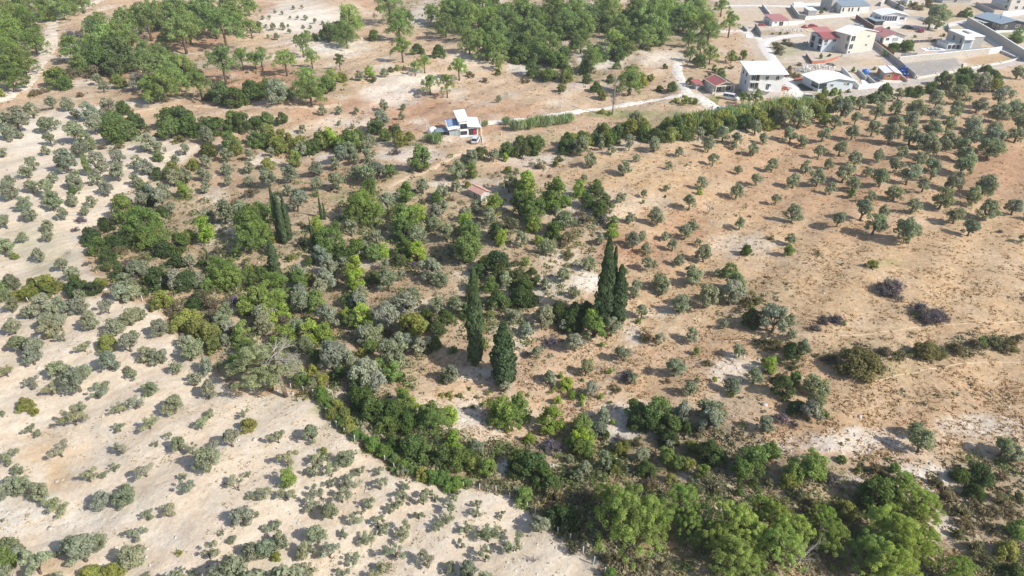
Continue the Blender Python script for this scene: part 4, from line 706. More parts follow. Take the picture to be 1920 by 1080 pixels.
# dwarf scrub
r, x, y, z = scatter(18000, lambda x, y, w: np.clip(w['scr'] * 1.0 + .05 * (1 - w['sand']) * (1 - .85 * w['fld']) - .4 * w.get('wht', 0), 0, 1) * (1 - w['sand']) * (1 - w['town']) * smooth(.38, .62, fbm(x * .25, y * .25)), 61, power=1.9)
n = len(x); q = 9; s = r.uniform(.16, .5, n) * (1 + y / 260)
C = np.repeat(np.stack([x, y, z], 1), q, 0) + unit(np.abs(r.normal(size=(n * q, 3))) * r.choice([-1, 1], (n * q, 3)) * [1, 1, 0] + [0, 0, .5]) * np.repeat(s, q)[:, None] * r.uniform(.4, .9, (n * q, 1)) * [1, 1, .7]
V, Fq = leaf_quads(C, r.normal(size=(n * q, 3)) + [0, 0, .7], 1.0, .8, r); V = np.repeat(C, 4, 0) + (V - np.repeat(C, 4, 0)) * np.repeat(np.repeat(s, q), 4)[:, None] * .42
o = link('dwarf_scrub', np_mesh('dwarf_scrub', V, Fq, [M_DRY], np.clip(np.repeat(r.random(n), q) * .7 + r.random(n * q) * .3, 0, 1))); o.color = (.29, .25, .16, 1)
tag(o, 'low brown and green heath covering the uncultivated slopes', 'scrub', kind='stuff')
# knee- to chest-high undergrowth between the trees of the valley bottom
for nm, seed, cnt, c4, lo_, hi_, key, lb in (
    ('green_undergrowth', 71, 4600, (.21,.25,.10,1), .4, 1.05, 'scr', 'tangled green undergrowth filling the gaps between the valley trees'),
    ('grey_undergrowth', 72, 3600, (.33,.31,.22,1), .4, 1.05, 'scr', 'greyish brown undergrowth between the valley trees'),
    ('thicket', 73, 2300, (.155,.205,.075,1), .8, 1.7, 'thick', 'dense green thicket knitting the central wood together'),
    ('grey_thicket', 74, 1500, (.29,.30,.19,1), .7, 1.5, 'thick', 'grey-green thicket of wild olive and broom in the central wood')):
    r, x, y, z = scatter(cnt, lambda x, y, w: (smooth(.25, .8, w[key]) * (1 - w['sand']) * (1 - w['town']) * (1 - .8 * w.get('wht', 0)) * (smooth(.42, .62, fbm(x * .09 + seed, y * .09)) if key == 'scr' else smooth(.34, .56, fbm(x * .12 + seed, y * .12)))), seed, power=1.5)
    n = len(x); q = 34 if key == 'scr' else 46; s = r.uniform(lo_, hi_, n)
    C = np.repeat(np.stack([x, y, z], 1), q, 0) + unit(r.normal(size=(n * q, 3)) * [1, 1, .8] + [0, 0, .35]) * np.repeat(s, q)[:, None] * r.uniform(.55, 1.0, (n * q, 1)) * [1, 1, .8]
    V, Fq = leaf_quads(C, (C - np.repeat(np.stack([x, y, z], 1), q, 0)) / np.repeat(s, q)[:, None] + r.normal(size=(n * q, 3)) * .5 + [0, 0, .3], 1.0, .75, r); V = np.repeat(C, 4, 0) + (V - np.repeat(C, 4, 0)) * (np.repeat(np.repeat(s, q), 4)[:, None] * (.195 if key == 'scr' else .165))
    o = link(nm, np_mesh(nm, V, Fq, [M_FOL], np.clip(np.repeat(r.random(n), q) * .6 + r.random(n * q) * .4, 0, 1))); o.color = c4; tag(o, lb, 'undergrowth', kind='stuff')
# dry grass tufts
r, x, y, z = scatter(40000, lambda x, y, w: (1 - w['sand']) * (1 - w['town']) * np.clip(.9 - .6 * w.get('wht', 0) - .5 * w['scr'], 0, 1) * smooth(.3, .65, fbm(x * .35 + 9, y * .35)), 62, power=1.8)
n = len(x); q = 4; s = r.uniform(.12, .26, n) * (1 + y / 260)
C = np.repeat(np.stack([x, y, z], 1), q, 0) + r.normal(size=(n * q, 3)) * np.repeat(s, q)[:, None] * [.6, .6, .05] + np.array([0, 0, 1]) * np.repeat(s, q)[:, None] * .35
V, Fq = leaf_quads(C, r.normal(size=(n * q, 3)) + [0, 0, .5], 1.0, .5, r); V = np.repeat(C, 4, 0) + (V - np.repeat(C, 4, 0)) * np.repeat(np.repeat(s, q), 4)[:, None] * .6
o = link('dry_grass', np_mesh('dry_grass', V, Fq, [M_DRY], np.clip(np.repeat(r.random(n), q) * .6 + r.random(n * q) * .4, 0, 1))); o.color = (.40, .27, .14, 1)
tag(o, 'tufts of dry straw-coloured grass over the fields', 'dry grass', kind='stuff')
# stubble and weeds on the ploughed groves
r, x, y, z = scatter(15000, lambda x, y, w: w['sand'] * smooth(.45, .75, fbm(x * .2 + 3, y * .2 + 5)) * .8 + .02, 63, power=1.8)
n = len(x); q = 3; s = r.uniform(.05, .13, n) * (1 + y / 200)
C = np.repeat(np.stack([x, y, z + .04], 1), q, 0) + r.normal(size=(n * q, 3)) * np.repeat(s, q)[:, None] * [.8, .8, .1]
V, Fq = leaf_quads(C, r.normal(size=(n * q, 3)) + [0, 0, .9], 1.0, .6, r); V = np.repeat(C, 4, 0) + (V - np.repeat(C, 4, 0)) * np.repeat(np.repeat(s, q), 4)[:, None]
o = link('sparse_weeds', np_mesh('sparse_weeds', V, Fq, [M_DRY], r.random(n * q))); o.color = (.36, .30, .19, 1)
tag(o, 'thin weeds and stubble on the pale ploughed soil', 'weeds', kind='stuff')

# loose limestone on the bare soil and the eroded patches
r, x, y, z = scatter(5200, lambda x, y, w: np.clip(.22 * w['sand'] * smooth(.5, .7, fbm(x * .12 + 31, y * .12)) + .9 * w.get('wht', 0) * (1 - w['sand']) + .02, 0, 1) * (1 - w['town']), 64, power=1.9)
n = len(x); s = r.uniform(.05, .16, n) * (1 + y / 200) * np.where(r.random(n) < .05, 2.2, 1)
cube = np.array([(-1,-1,-1),(1,-1,-1),(1,1,-1),(-1,1,-1),(-.7,-.7,1),(.7,-.7,1),(.7,.7,1),(-.7,.7,1)], float); cf = np.array([(0,3,2,1),(4,5,6,7),(0,1,5,4),(1,2,6,5),(2,3,7,6),(3,0,4,7)])
a = r.uniform(0, 6.28, n); V = cube[None] * s[:, None, None] * np.array([1, .75, .5]) * r.uniform(.7, 1.3, (n, 8, 3))
ca_, sa_ = np.cos(a)[:, None], np.sin(a)[:, None]; V = np.stack([V[..., 0] * ca_ - V[..., 1] * sa_, V[..., 0] * sa_ + V[..., 1] * ca_, V[..., 2]], -1) + np.stack([x, y, z], 1)[:, None]
o = link('loose_stones', np_mesh('loose_stones', V.reshape(-1, 3), (cf[None] + np.arange(n)[:, None, None] * 8).reshape(-1, 4), [mat('limestone', (.52, .47, .41), .9, .1, .3, 2)]))
tag(o, 'loose pale stones lying on bare soil and eroded banks', 'stones', kind='stuff')
MW = {}
def M(name, c, rough=.7, spec=.3, noise=.10, scale=.7, bump=0, metal=0, coat=0):
    if name not in MW: MW[name] = mat(name, c, rough, spec, noise, scale, bump, metal, coat)
    return MW[name]
# ---------------------------------------------------------------- roads and tracks, draped over the ground
def road_mat(name, c, dirt=.25):
    return mat(name, c, .9, .1, dirt, .8, .3)
M_ROAD = road_mat('pale_track', (.66, .61, .54)); M_CONC = road_mat('concrete_road', (.63, .60, .56), .15); M_GRVR = road_mat('gravel_lane', (.46, .41, .36)); M_PATH = road_mat('footpath', (.52, .40, .27), .2)
def strip(name, px, width, m, lift=.07, jit=.12, seed=0):
    P = [on_ground(*p) for p in px]; pts = []
    for i in range(len(P) - 1):         # Catmull-Rom through the surveyed points
        a = P[max(i-1, 0)]; b = P[i]; c = P[i+1]; d = P[min(i+2, len(P)-1)]; n = max(2, int((c - b).length / .8))
        for k in range(n):
            t = k / n; pts.append(.5 * ((2*b) + (c-a)*t + (2*a-5*b+4*c-d)*t*t + (3*b-3*c+d-a)*t**3))
    pts.append(P[-1]); r = random.Random(seed); mb = MB(); K = 5; V = []
    for i, p in enumerate(pts):
        d = (pts[min(i+1, len(pts)-1)] - pts[max(i-1, 0)]); d.z = 0; d.normalize(); s = Vector((-d.y, d.x, 0))
        for k in range(K):
            o = (k / (K-1) - .5) * width * (1 + (r.uniform(-jit, jit) if k in (0, K-1) else 0)); q = p + s * o
            edge = -.1 if k in (0, K-1) else lift
            V.append((q.x, q.y, float(height(q.x, q.y)) + float((fbm(q.x*.9, q.y*.9) - .5) * .22) + edge + .02))
    F = [(i*K+k, i*K+k+1, (i+1)*K+k+1, (i+1)*K+k) for i in range(len(pts)-1) for k in range(K-1)]
    mb.v = V; mb.f = F; return tag(mb.build(name, m, shade=True), kind='structure')
strip('farm_track', [(905,232),(945,228),(985,223),(1060,213),(1105,207),(1150,200),(1190,194),(1230,187),(1275,179),(1290,178)], 3.4, M_ROAD, .12)
strip('farm_track', [(1300,186),(1287,170),(1277,150),(1270,134),(1272,118)], 4.2, M_ROAD, .14)
strip('village_road', [(1275,180),(1300,180),(1318,188),(1337,201),(1356,210)], 6.5, M_ROAD, .12)
strip('village_road', [(1345,208),(1400,203),(1440,197),(1500,190),(1560,184),(1620,173),(1680,160),(1740,151),(1800,139),(1850,129),(1920,114),(2000,98)], 6.0, M_GRVR, .10)
strip('village_lane', [(1512,192),(1498,178),(1482,160),(1462,132),(1446,108),(1434,90),(1432,80),(1445,74),(1475,68),(1505,65)], 5.4, M_CONC, .13)
strip('village_lane', [(1436,84),(1424,74),(1408,64),(1385,58),(1345,60)], 4.5, M_ROAD, .11)
strip('village_lane', [(1350,11),(1420,10.5),(1500,12),(1560,10)], 4.5, M_CONC, .11)
strip('village_lane', [(1706,142),(1688,128),(1668,110),(1650,93),(1640,82),(1630,72)], 7.5, M_GRVR, .10)
strip('village_lane', [(2000,10),(1925,24),(1880,31),(1830,37),(1795,43),(1765,50),(1735,52),(1700,50),(1660,51)], 5.5, M_CONC, .12)
strip('village_lane', [(1800,40),(1822,50),(1845,66),(1870,82),(1893,99),(1910,110)], 6.0, M_CONC, .09)
strip('hill_track', [(-60,212),(0,187),(38,165),(62,140),(82,108),(95,82),(97,58),(98,40),(118,26),(160,12),(215,-8)], 6.5, M('dirt_road', (.60,.51,.41), .9, .1, .3, .5, .3), .10, .22)
strip('hill_track', [(225,222),(262,208),(320,200),(390,200),(470,202),(560,200),(640,196)], 3.0, M('worn_earth', (.52,.40,.28), .9, .1, .25, .8), .06)
strip('footpath', [(1493,628),(1560,630),(1640,624),(1740,613),(1860,605),(1935,597)], .25, M_PATH, .05)
strip('footpath', [(1548,703),(1600,711),(1645,713),(1690,702),(1760,690),(1830,680),(1935,676)], .28, M_PATH, .05)
strip('footpath', [(1355,640),(1400,637),(1450,632)], .3, M_PATH, .05)
strip('footpath', [(1360,770),(1400,786),(1440,798)], .3, M_PATH, .05)
strip('footpath', [(985,600),(1005,575),(1030,545)], .8, M_PATH, .06)
strip('footpath', [(725,352),(790,325),(840,300),(870,285)], 2.0, M('worn_earth', (.52,.40,.28), .9, .1, .25, .8), .04)

# ---------------------------------------------------------------- buildings
GLASS = mat('dark_glass', (.03, .04, .05), .12, .8); FRAMEW = M('white_frame', (.75, .75, .74)); FRAMEG = M('grey_frame', (.12, .13, .14)); DARK = M('dark_fill_and_shade', (.06, .055, .055), .8, .1)  # dark fill for panes and walls; also paints shade in flat openings
CURT = M('pale_glass', (.32, .38, .40), .2, .6)
class House:
    def __init__(s, name, label, FL, FR, BL, H, wall, cat='house', z=None):
        a, b, c = on_ground(*FL), on_ground(*FR), on_ground(*BL); s.U = (b - a); s.U.z = 0; s.W = s.U.length; s.U.normalize()
        s.V = Vector((-s.U.y, s.U.x, 0)); s.D = abs((c - a).dot(s.V)); s.H = H
        z0 = float(min(height(*(a + s.U * u * s.W + s.V * v * s.D)[:2]) for u in (0, 1) for v in (0, 1)))
        s.root = empty(name, (a.x, a.y, z0 if z is None else z), math.atan2(s.U.y, s.U.x)); tag(s.root, label, cat); s.wall = wall
    def body(s, u0=0, u1=None, v0=0, v1=None, h=None, m=None, gable=0, along='v', name='wall', z0=-.4):
        u1 = s.W if u1 is None else u1; v1 = s.D if v1 is None else v1; h = h or s.H; b = MB()
        if not gable: b.box(u0, u1, v0, v1, z0, h)
        elif along == 'v':
            um = (u0 + u1) / 2
            b.poly([(u0,v0,z0),(u1,v0,z0),(u1,v0,h),(um,v0,h+gable),(u0,v0,h),(u0,v1,z0),(u1,v1,z0),(u1,v1,h),(um,v1,h+gable),(u0,v1,h)],
                   [(0,1,2,3,4),(9,8,7,6,5),(0,4,9,5),(1,6,7,2),(0,5,6,1),(4,3,8,9),(3,2,7,8)])
        else:
            vm = (v0 + v1) / 2
            b.poly([(u0,v0,z0),(u0,v1,z0),(u0,v1,h),(u0,vm,h+gable),(u0,v0,h),(u1,v0,z0),(u1,v1,z0),(u1,v1,h),(u1,vm,h+gable),(u1,v0,h)],
                   [(4,3,2,1,0),(5,6,7,8,9),(0,5,9,4),(1,2,7,6),(0,1,6,5),(4,9,8,3),(3,8,7,2)])
        return b.build(name, m or s.wall, s.root)
    def plate(s, pts, m, t=.16, name='roof', ribs=0, mrib=None):
        """a sloping slab: four corners in order front-left, front-right, back-right, back-left"""
        P = [Vector(p) for p in pts]; n = (P[1] - P[0]).cross(P[3] - P[0]).normalized()
        if n.z < 0: n = -n
        b = MB(); b.poly([tuple(p) for p in P] + [tuple(p + n * t) for p in P], [(3,2,1,0),(4,5,6,7),(0,1,5,4),(1,2,6,5),(2,3,7,6),(3,0,4,7)])
        for k in range(ribs):
            f = (k + .5) / ribs; a = P[0].lerp(P[1], f) + n * (t + .01); c = P[3].lerp(P[2], f) + n * (t + .01); b.bar(a, c, .045)
        return b.build(name, m, s.root)
    def roof_gable(s, m, rise, oh=.5, along='v', u0=0, u1=None, v0=0, v1=None, h=None, ribs=0, m2=None, t=.14, edge=None):
        u1 = s.W if u1 is None else u1; v1 = s.D if v1 is None else v1; h = (h or s.H) + .03
        if along == 'v':
            um = (u0+u1)/2; k = rise / (um - u0); lo = h - k * oh
            s.plate([(u0-oh,v0-oh,lo),(um,v0-oh,h+rise),(um,v1+oh,h+rise),(u0-oh,v1+oh,lo)], m, t)
            s.plate([(um+.005,v0-oh,h+rise),(u1+oh,v0-oh,lo),(u1+oh,v1+oh,lo),(um+.005,v1+oh,h+rise)], m2 or m, t)
            if edge:
                b = MB()
                for a, c in (((u0-oh,v0-oh-.04,lo+.1),(um,v0-oh-.04,h+rise+.1)),((um,v0-oh-.04,h+rise+.1),(u1+oh,v0-oh-.04,lo+.1)),((um,v0-oh,h+rise+t+.04),(um,v1+oh,h+rise+t+.04)),((u0-oh-.04,v0-oh,lo+.1),(u0-oh-.04,v1+oh,lo+.1)),((u0-oh,v1+oh,lo+.1),(um,v1+oh,h+rise+.1)),((um,v1+oh,h+rise+.1),(u1+oh,v1+oh,lo+.1))): b.bar(a, c, .12)
                b.build('roof_trim', edge, s.root)
        else:
            vm = (v0+v1)/2; k = rise / (vm - v0); lo = h - k * oh
            s.plate([(u0-oh,v0-oh,lo),(u1+oh,v0-oh,lo),(u1+oh,vm,h+rise),(u0-oh,vm,h+rise)], m, t, ribs=ribs)
            s.plate([(u0-oh,vm+.005,h+rise),(u1+oh,vm+.005,h+rise),(u1+oh,v1+oh,lo),(u0-oh,v1+oh,lo)], m2 or m, t, ribs=ribs)
            if edge:
                b = MB(); b.bar((u0-oh,v0-oh-.05,lo+.08),(u1+oh,v0-oh-.05,lo+.08),.1); b.bar((u0-oh,vm,h+rise+t+.03),(u1+oh,vm,h+rise+t+.03),.09); b.build('roof_trim', edge, s.root)
    def quad_face(s, face, a0, a1, z0, z1, off):
        if face == 'F': return lambda a, z, o: (a, -o, z)
        if face == 'L': return lambda a, z, o: (-o, a, z)
        if face == 'R': return lambda a, z, o: (s.W + o, a, z)
    def opening(s, face, a0, a1, z0, z1, name='window', frame=None, pane=None, mull=1, base=0.0, sill=False):
        """a window or door on a wall: frame standing proud, pane within it; a = metres along the wall"""
        T = s.quad_face(face, a0, a1, z0, z1, 0); fr = MB(); w_ = .09
        def bx(x0, x1, y0, y1, o0, o1):
            c = [T(x, y, o + base) for o in (o0, o1) for x, y in ((x0,y0),(x1,y0),(x1,y1),(x0,y1))]
            fr.poly(c, [(0,3,2,1),(4,5,6,7),(0,1,5,4),(1,2,6,5),(2,3,7,6),(3,0,4,7)])
        bx(a0-w_, a1+w_, z1, z1+w_, -.02, .07); bx(a0-w_, a1+w_, z0-w_, z0, -.02, .12 if sill else .07); bx(a0-w_, a0, z0, z1, -.02, .07); bx(a1, a1+w_, z0, z1, -.02, .07)
        for k in range(1, mull + 1):
            x = a0 + (a1 - a0) * k / (mull + 1); bx(x-.035, x+.035, z0, z1, -.02, .05)
        f = fr.build(name, frame or FRAMEW, s.root); p = MB(); c = [T(x, y, o + base) for o in (-.02, .025) for x, y in ((a0,z0),(a1,z0),(a1,z1),(a0,z1))]
        p.poly(c, [(0,3,2,1),(4,5,6,7),(0,1,5,4),(1,2,6,5),(2,3,7,6),(3,0,4,7)]); p.build('pane', pane or GLASS, f); return f
    def block(s, name, x0, x1, y0, y1, z0, z1, m): return MB().box(x0, x1, y0, y1, z0, z1).build(name, m, s.root)

W_PL = M('white_plaster', (.74, .73, .70)); W_RF = M('white_roof_sheet', (.80, .80, .80), .5, .4, .04); RED_RF = M('red_roof_sheet', (.36, .11, .105), .5, .4, .08); PINK_RF = M('faded_red_roof', (.45, .20, .19), .5, .4, .08)
BEIGE = M('beige_plaster', (.60, .545, .47)); GREYW = M('grey_render', (.42, .41, .39), .9, .1, .12); STONE = M('stone_wall', (.50, .46, .40), .9, .1, .3, 2.5, .8); CONCR = M('bare_concrete', (.40, .385, .36), .9, .1, .15)
BLU_RF = M('blue_grey_roof', (.27, .33, .38), .45, .4, .08); WOOD = M('orange_wood', (.45, .22, .09), .7, .2, .15, 3); BRICK = M('red_brick', (.42, .17, .11), .9, .1, .25, 3); LBLUE = M('pale_blue_and_shade_wall', (.50, .56, .60)); CREAMT = M('cream_trim', (.70, .58, .40))  # pale blue tone; on the stepped house it carries painted shade
NAVY = M('solar_glass', (.05, .045, .09), .25, .6, 0); SOLB = M('solar_blue', (.10, .20, .38), .3, .6, 0)

# white three-storey block by the farm road
h = House('apartment_house', 'white three-storey house with sloping white roof and stacked balconies by the road', (1399.8,183.5), (1461.5,183.5), (1383,166.5), 7.9, W_PL, 'house')
W, D, H = h.W, h.D, h.H; h.body()
h.plate([(-.9,-1.1,H-.1),(W+1.1,-1.1,H-.1),(W+1.1,D+.6,H+1.1),(-.9,D+.6,H+1.1)], W_RF, .22)
for z0 in (3.0, 5.6):
    h.block('balcony_shade', .25, .27 * W, -.03, .05, z0, z0 + 1.9, DARK); f = h.opening('F', .5, .16 * W, z0 + .2, z0 + 1.8, mull=1, base=.03)  # flat dark panel paints the shade of a balcony recess
    sl = h.block('balcony', .0, .28 * W, -1.0, -.032, z0 - .35, z0 - .13, W_PL); b = MB()
    for k in range(9): x = .05 + k * (.27 * W) / 8; b.bar((x, -.95, z0 - .13), (x, -.95, z0 + .7), .02)
    b.bar((0, -.95, z0 + .7), (.28 * W, -.95, z0 + .7), .03); b.build('railing', FRAMEG, sl)
h.block('pilaster', .285 * W, .33 * W, -.12, -.002, 0, H - .3, W_PL)
for a in (.46, .77): h.opening('F', a * W, (a + .09) * W, 5.9, 7.1, sill=True)
h.opening('F', .52 * W, .61 * W, 2.7, 4.6, 'door'); h.opening('F', .61 * W + .12, .66 * W, 3.7, 4.6)
h.block('landing', .48 * W, .70 * W, -.9, -.002, 2.35, 2.55, W_PL); h.opening('F', .50 * W, .57 * W, 0, 1.9, 'door', pane=GREYW)
h.block('terrace_floor', .60 * W, .96 * W, -2.6, -.9, -.3, .25, PINK_RF); h.block('plinth', .30 * W, W + .06, -.10, -.004, -.3, 2.0, M('cream_plinth', (.66,.62,.56)))
for z0 in (3.6, 6.0): h.opening('L', D * .35, D * .35 + .8, z0, z0 + 1, frame=FRAMEG)
h.opening('L', D * .7, D * .7 + .8, 6.0, 7.0, frame=FRAMEG)

# red-roofed cottage with porch
h = House('cottage', 'small cream cottage with bright red roof and a dark solar panel side', (1339.6,179.3), (1374.8,177.2), (1331,165.5), 3.3, M('cream_wall', (.60,.56,.50)), 'house')
W, D, H = h.W, h.D, h.H; h.body(v0=1.6, gable=1.15); h.roof_gable(RED_RF, 1.15, .3, edge=CREAMT)
um = W / 2; h.plate([(um + .5, -.1, H + 1.15 - .23 + .20), (W - .1, -.1, H + .20), (W - .1, D - .4, H + .20), (um + .5, D - .4, H + 1.15 - .23 + .20)], NAVY, .08, 'solar_panel')
for u in (.12, W * .5, W - .12): MB().box(u - .11, u + .11, -.1, .12, -.2, H).build('porch_post', CREAMT if u < W * .9 else W_PL, h.root)
h.block('porch_wall', 0, W, -.05, .1, -.3, 1.0, h.wall); h.opening('F', .5, W * .42, 1.1, 2.4, base=-1.6, mull=2); h.opening('F', W * .56, W - .5, 1.1, 2.4, base=-1.6, mull=2); h.opening('L', 3.0, 3.7, 1.6, 2.5)
h.block('beam', 0, W, -.12, .1, H - .25, H, W_PL)
# grey kiosk with little red roof
h = House('garden_kiosk', 'tiny kiosk under a red canopy left of the red-roofed cottage', (1304,168), (1312,168), (1303,163.5), 1.9, GREYW, 'shed'); h.body(); h.plate([(-.5,-.7,1.95),(h.W+1.3,-.7,1.95),(h.W+1.0,h.D+.4,2.5),(-.5,h.D+.4,2.5)], RED_RF, .12)
h.opening('F', .2, h.W - .2, .2, 1.4, 'door', pane=CURT, mull=0)

# wide white-roofed bungalow
h = House('bungalow', 'pale bungalow under a wide white gable roof with glazed corner porch', (1532.5,172), (1597,167.8), (1518,155.5), 3.0, LBLUE, 'house')
W, D, H = h.W, h.D, h.H; h.body(gable=1.1); h.roof_gable(W_RF, 1.1, .7)
h.opening('F', .3, W * .22, 1.0, 2.6, frame=FRAMEG, mull=3); h.opening('L', .3, D * .42, 1.0, 2.6, frame=FRAMEG, mull=4); h.opening('F', W * .34, W * .42, 1.4, 2.3); h.opening('F', W * .80, W * .88, 1.5, 2.4); h.opening('F', W * .73, W * .77, 1.7, 2.4, mull=0)
h.block('vent_ridge', W * .55, W * .62, 1.0, D + .4, H + .78, H + 1.06, GREYW)

# orange timber cabin
h = House('timber_cabin', 'orange timber cabin with white roof split by a pink strip', (1655.8,150.3), (1685.3,151.6), (1640.8,138), 2.5, WOOD, 'cabin')
W, D, H = h.W, h.D, h.H; h.body(gable=.5); h.roof_gable(W_RF, .5, .3); h.block('roof_strip', W * .46, W * .54, -.3, D + .3, H + .45, H + .72, PINK_RF)
h.opening('F', W * .18, W * .38, 1.0, 2.0, mull=1); h.opening('F', W * .62, W * .82, 0, 1.9, 'door', frame=M('magenta_paint', (.48,.08,.17)), pane=M('magenta_paint2', (.48,.08,.17)), mull=0); h.opening('L', .8, D * .5, .2, 2.0, pane=CURT, mull=2)
h.block('patio', -.6, W + 1.0, -3.2, -.02, -.3, .12, M('patio_slab', (.68,.60,.52)))
for k in range(12): h.block('plank', -.035, -.002, k * D / 12 + .02, (k + 1) * D / 12 - .02, 0, .18, WOOD) if k > 8 else None

# tan three-storey house
h = House('gabled_house', 'tall beige three-storey house with white gable roof', (1587,101.8), (1634.5,94.5), (1572.5,91.5), 7.4, BEIGE, 'house')
W, D, H = h.W, h.D, h.H; h.body(gable=1.5); h.roof_gable(W_RF, 1.5, .5)
h.opening('F', .5, W*.19, 4.9, 6.9, frame=FRAMEW); h.opening('F', .35, W*.17, 1.9, 3.8); h.opening('F', .5, W*.12, .3, 1.1); h.opening('F', W*.68, W*.74, 5.6, 6.3, mull=0); h.opening('F', W*.66, W*.73, 2.3, 3.0, mull=0)
h.opening('L', .5, 1.5, 4.9, 6.9); h.opening('L', .5, 1.5, 1.9, 3.8)
h.block('corner_pier', -.03, .26, -.06, .4, -.2, H - .2, W_PL); MB().box(W*.80, W*.81, -.06, -.003, 0, 3.6).build('drain_pipe', FRAMEW, h.root)

# whitish house with two red roofs, its shade put into the blue-grey wall colour
h = House('stepped_house', 'whitish house painted in shade blue-grey with two stepped red roofs and a dark round sign', (1538,97.6), (1569,96), (1523.5,87), 5.2, LBLUE, 'house')
W, D, H = h.W, h.D, h.H; h.body(v1=D*.5); h.body(v0=D*.5+.01, h=H+.6, u1=W*.86, name='wall')
h.plate([(-.4,-.5,H+.05),(W+.4,-.5,H+.05),(W+.4,D*.5,H+1.4),(-.4,D*.5,H+1.4)], RED_RF, .16, ribs=14); h.plate([(-.4,D*.5+.05,H+1.1),(W*.9,D*.5+.05,H+1.1),(W*.9,D+.4,H+2.3),(-.4,D+.4,H+2.3)], PINK_RF, .16, ribs=12)
h.opening('F', W*.62, W*.84, .6, 2.2, mull=1, pane=CURT); h.opening('F', W*.1, W*.3, 3.9, 4.7, frame=PINK_RF, mull=2); h.opening('F', W*.6, W*.78, 3.9, 4.7, frame=PINK_RF, mull=2)
s_ = MB().lathe([(.0,0),(.62,0),(.62,.05),(.0,.05)], 20).build('round_sign', M('sign_grey', (.16,.17,.20)), h.root); s_.rotation_euler = (math.radians(90), 0, 0); s_.location = (W*.22, -.01, 3.2)
s_ = MB().box(-.35, .35, -.09, .03, .052, .075).build('sign_mark', W_PL, s_)
for z0 in (.4, 2.9): h.opening('L', .6, D*.3, z0, z0+1.9, pane=DARK, frame=BRICK); h.opening('L', D*.62, D*.86, z0, z0+1.9, pane=DARK, frame=BRICK)
h.block('balcony', -1.0, -.01, .2, D*.42, 2.5, 2.65, W_PL)

# long grey-roofed hall
h = House('long_hall', 'long off-white hall with grey-blue roof and four narrow arched windows', (1575.5,25.3), (1627.5,23.7), (1561,13.5), 3.4, M('off_white', (.66,.66,.62)), 'hall')
W, D, H = h.W, h.D, h.H; h.body(gable=1.2, along='u'); h.roof_gable(BLU_RF, 1.2, .4, along='u', ribs=24)
for f in (.05, .26, .38, .60): h.opening('F', W*f, W*f+.75, .9, 2.6, mull=0, frame=CREAMT); 
h.body(u0=-2.4, u1=.3, v0=D*.35, v1=D+.3, h=H+2.0, m=GREYW, name='stair_tower'); h.opening('L', .6, 1.4, .5, 2.6); h.opening('L', D*.5, D*.5+.9, 2.5, 4.5, base=2.4)
b = MB()
for k in range(7): b.box(-4.6 + k*.5, -4.1 + k*.5, D*.35 - 1.2, D*.35 - .02, -.2, .3 + k*.3)
b.build('steps', CONCR, h.root)

# white villa with big veranda
h = House('veranda_house', 'white single-storey villa with veranda opening darkened like shade under a white gable roof', (1650,45.2), (1697.5,45), (1631,37), 3.9, W_PL, 'house')
W, D, H = h.W, h.D, h.H; h.body(gable=1.3); h.roof_gable(W_RF, 1.3, .6)
h.block('veranda_shade', .15, W*.60, -.05, .02, 1.4, 3.5, M('painted_shade', (.05,.06,.10), .3, .5, 0)); b = MB()  # dark sheet paints the shade inside the veranda opening
for k in range(7): x = .15 + k*(W*.60-.15)/6; b.box(x-.06, x+.06, -.12, -.052, 1.3, 3.6)
b.box(.05, W*.61, -.12, -.053, 1.25, 1.4); b.build('veranda_frame', FRAMEW, h.root)
h.opening('F', W*.72, W*.90, 2.0, 3.0, mull=2); h.opening('L', 1.0, 2.0, 1.9, 3.0, mull=1); h.opening('L', D*.45, D*.6, 1.9, 3.0, mull=1)
h.block('terrace', .2, W*.62, -2.2, -.06, -.3, 1.2, W_PL); b = MB()
for k in range(5): b.box(W*.63, W*.63+1.4, -.4-.4*k-.4, -.4-.4*k, -.3, 1.0-.22*k)
b.build('steps', W_PL, h.root)
h = House('garden_shed', 'low shed with blue-grey roof in front of the white veranda villa', (1640,47.5), (1657,46.5), (1634,42), 1.7, DARK, 'shed'); h.body(); h.plate([(-.4,-.4,1.75),(h.W+.3,-.4,1.75),(h.W+.3,h.D+.3,2.3),(-.4,h.D+.3,2.3)], BLU_RF, .12)

# red and grey roofed house with hedge
h = House('red_gable_house', 'low white house with half red and half grey gable roof behind a green hedge', (1655,82), (1693,80.5), (1648,70.5), 2.9, W_PL, 'house')
W, D, H = h.W, h.D, h.H; h.body(gable=1.4); h.roof_gable(PINK_RF, 1.4, .7, m2=M('slate_grey', (.17,.18,.20), .5)); h.opening('F', W*.10, W*.25, 1.3, 2.3); h.opening('F', W*.42, W*.70, .9, 2.3, mull=2, pane=CURT); h.opening('L', .6, 2.2, .2, 2.2, mull=2)
b = MB().box(-.2,.2,-.2,.2,0,1.1).build('chimney', BRICK, h.root); b.location = (W*.2, D*.5, H+.7)
# small pink roofed hut
h = House('pink_roof_hut', 'small white hut with a faded pink roof and laundry wall', (1446.8,49.2), (1476.5,48.2), (1437.5,41), 2.4, W_PL, 'hut'); W, D, H = h.W, h.D, h.H
h.body(); h.plate([(-.3,-.4,H+.05),(W+.5,-.4,H+.05),(W+.3,D+.3,H+.9),(-.3,D+.3,H+.9)], PINK_RF, .14, ribs=12); h.opening('F', W*.16, W*.28, 1.2, 1.9); h.opening('F', W*.44, W*.70, .1, 1.9, 'door', pane=DARK, mull=1); h.opening('L', D*.3, D*.8, .1, 1.9, 'door', pane=CURT)
h.block('side_wall', W+.5, W+5.2, .2, .45, -.3, 1.5, W_PL)

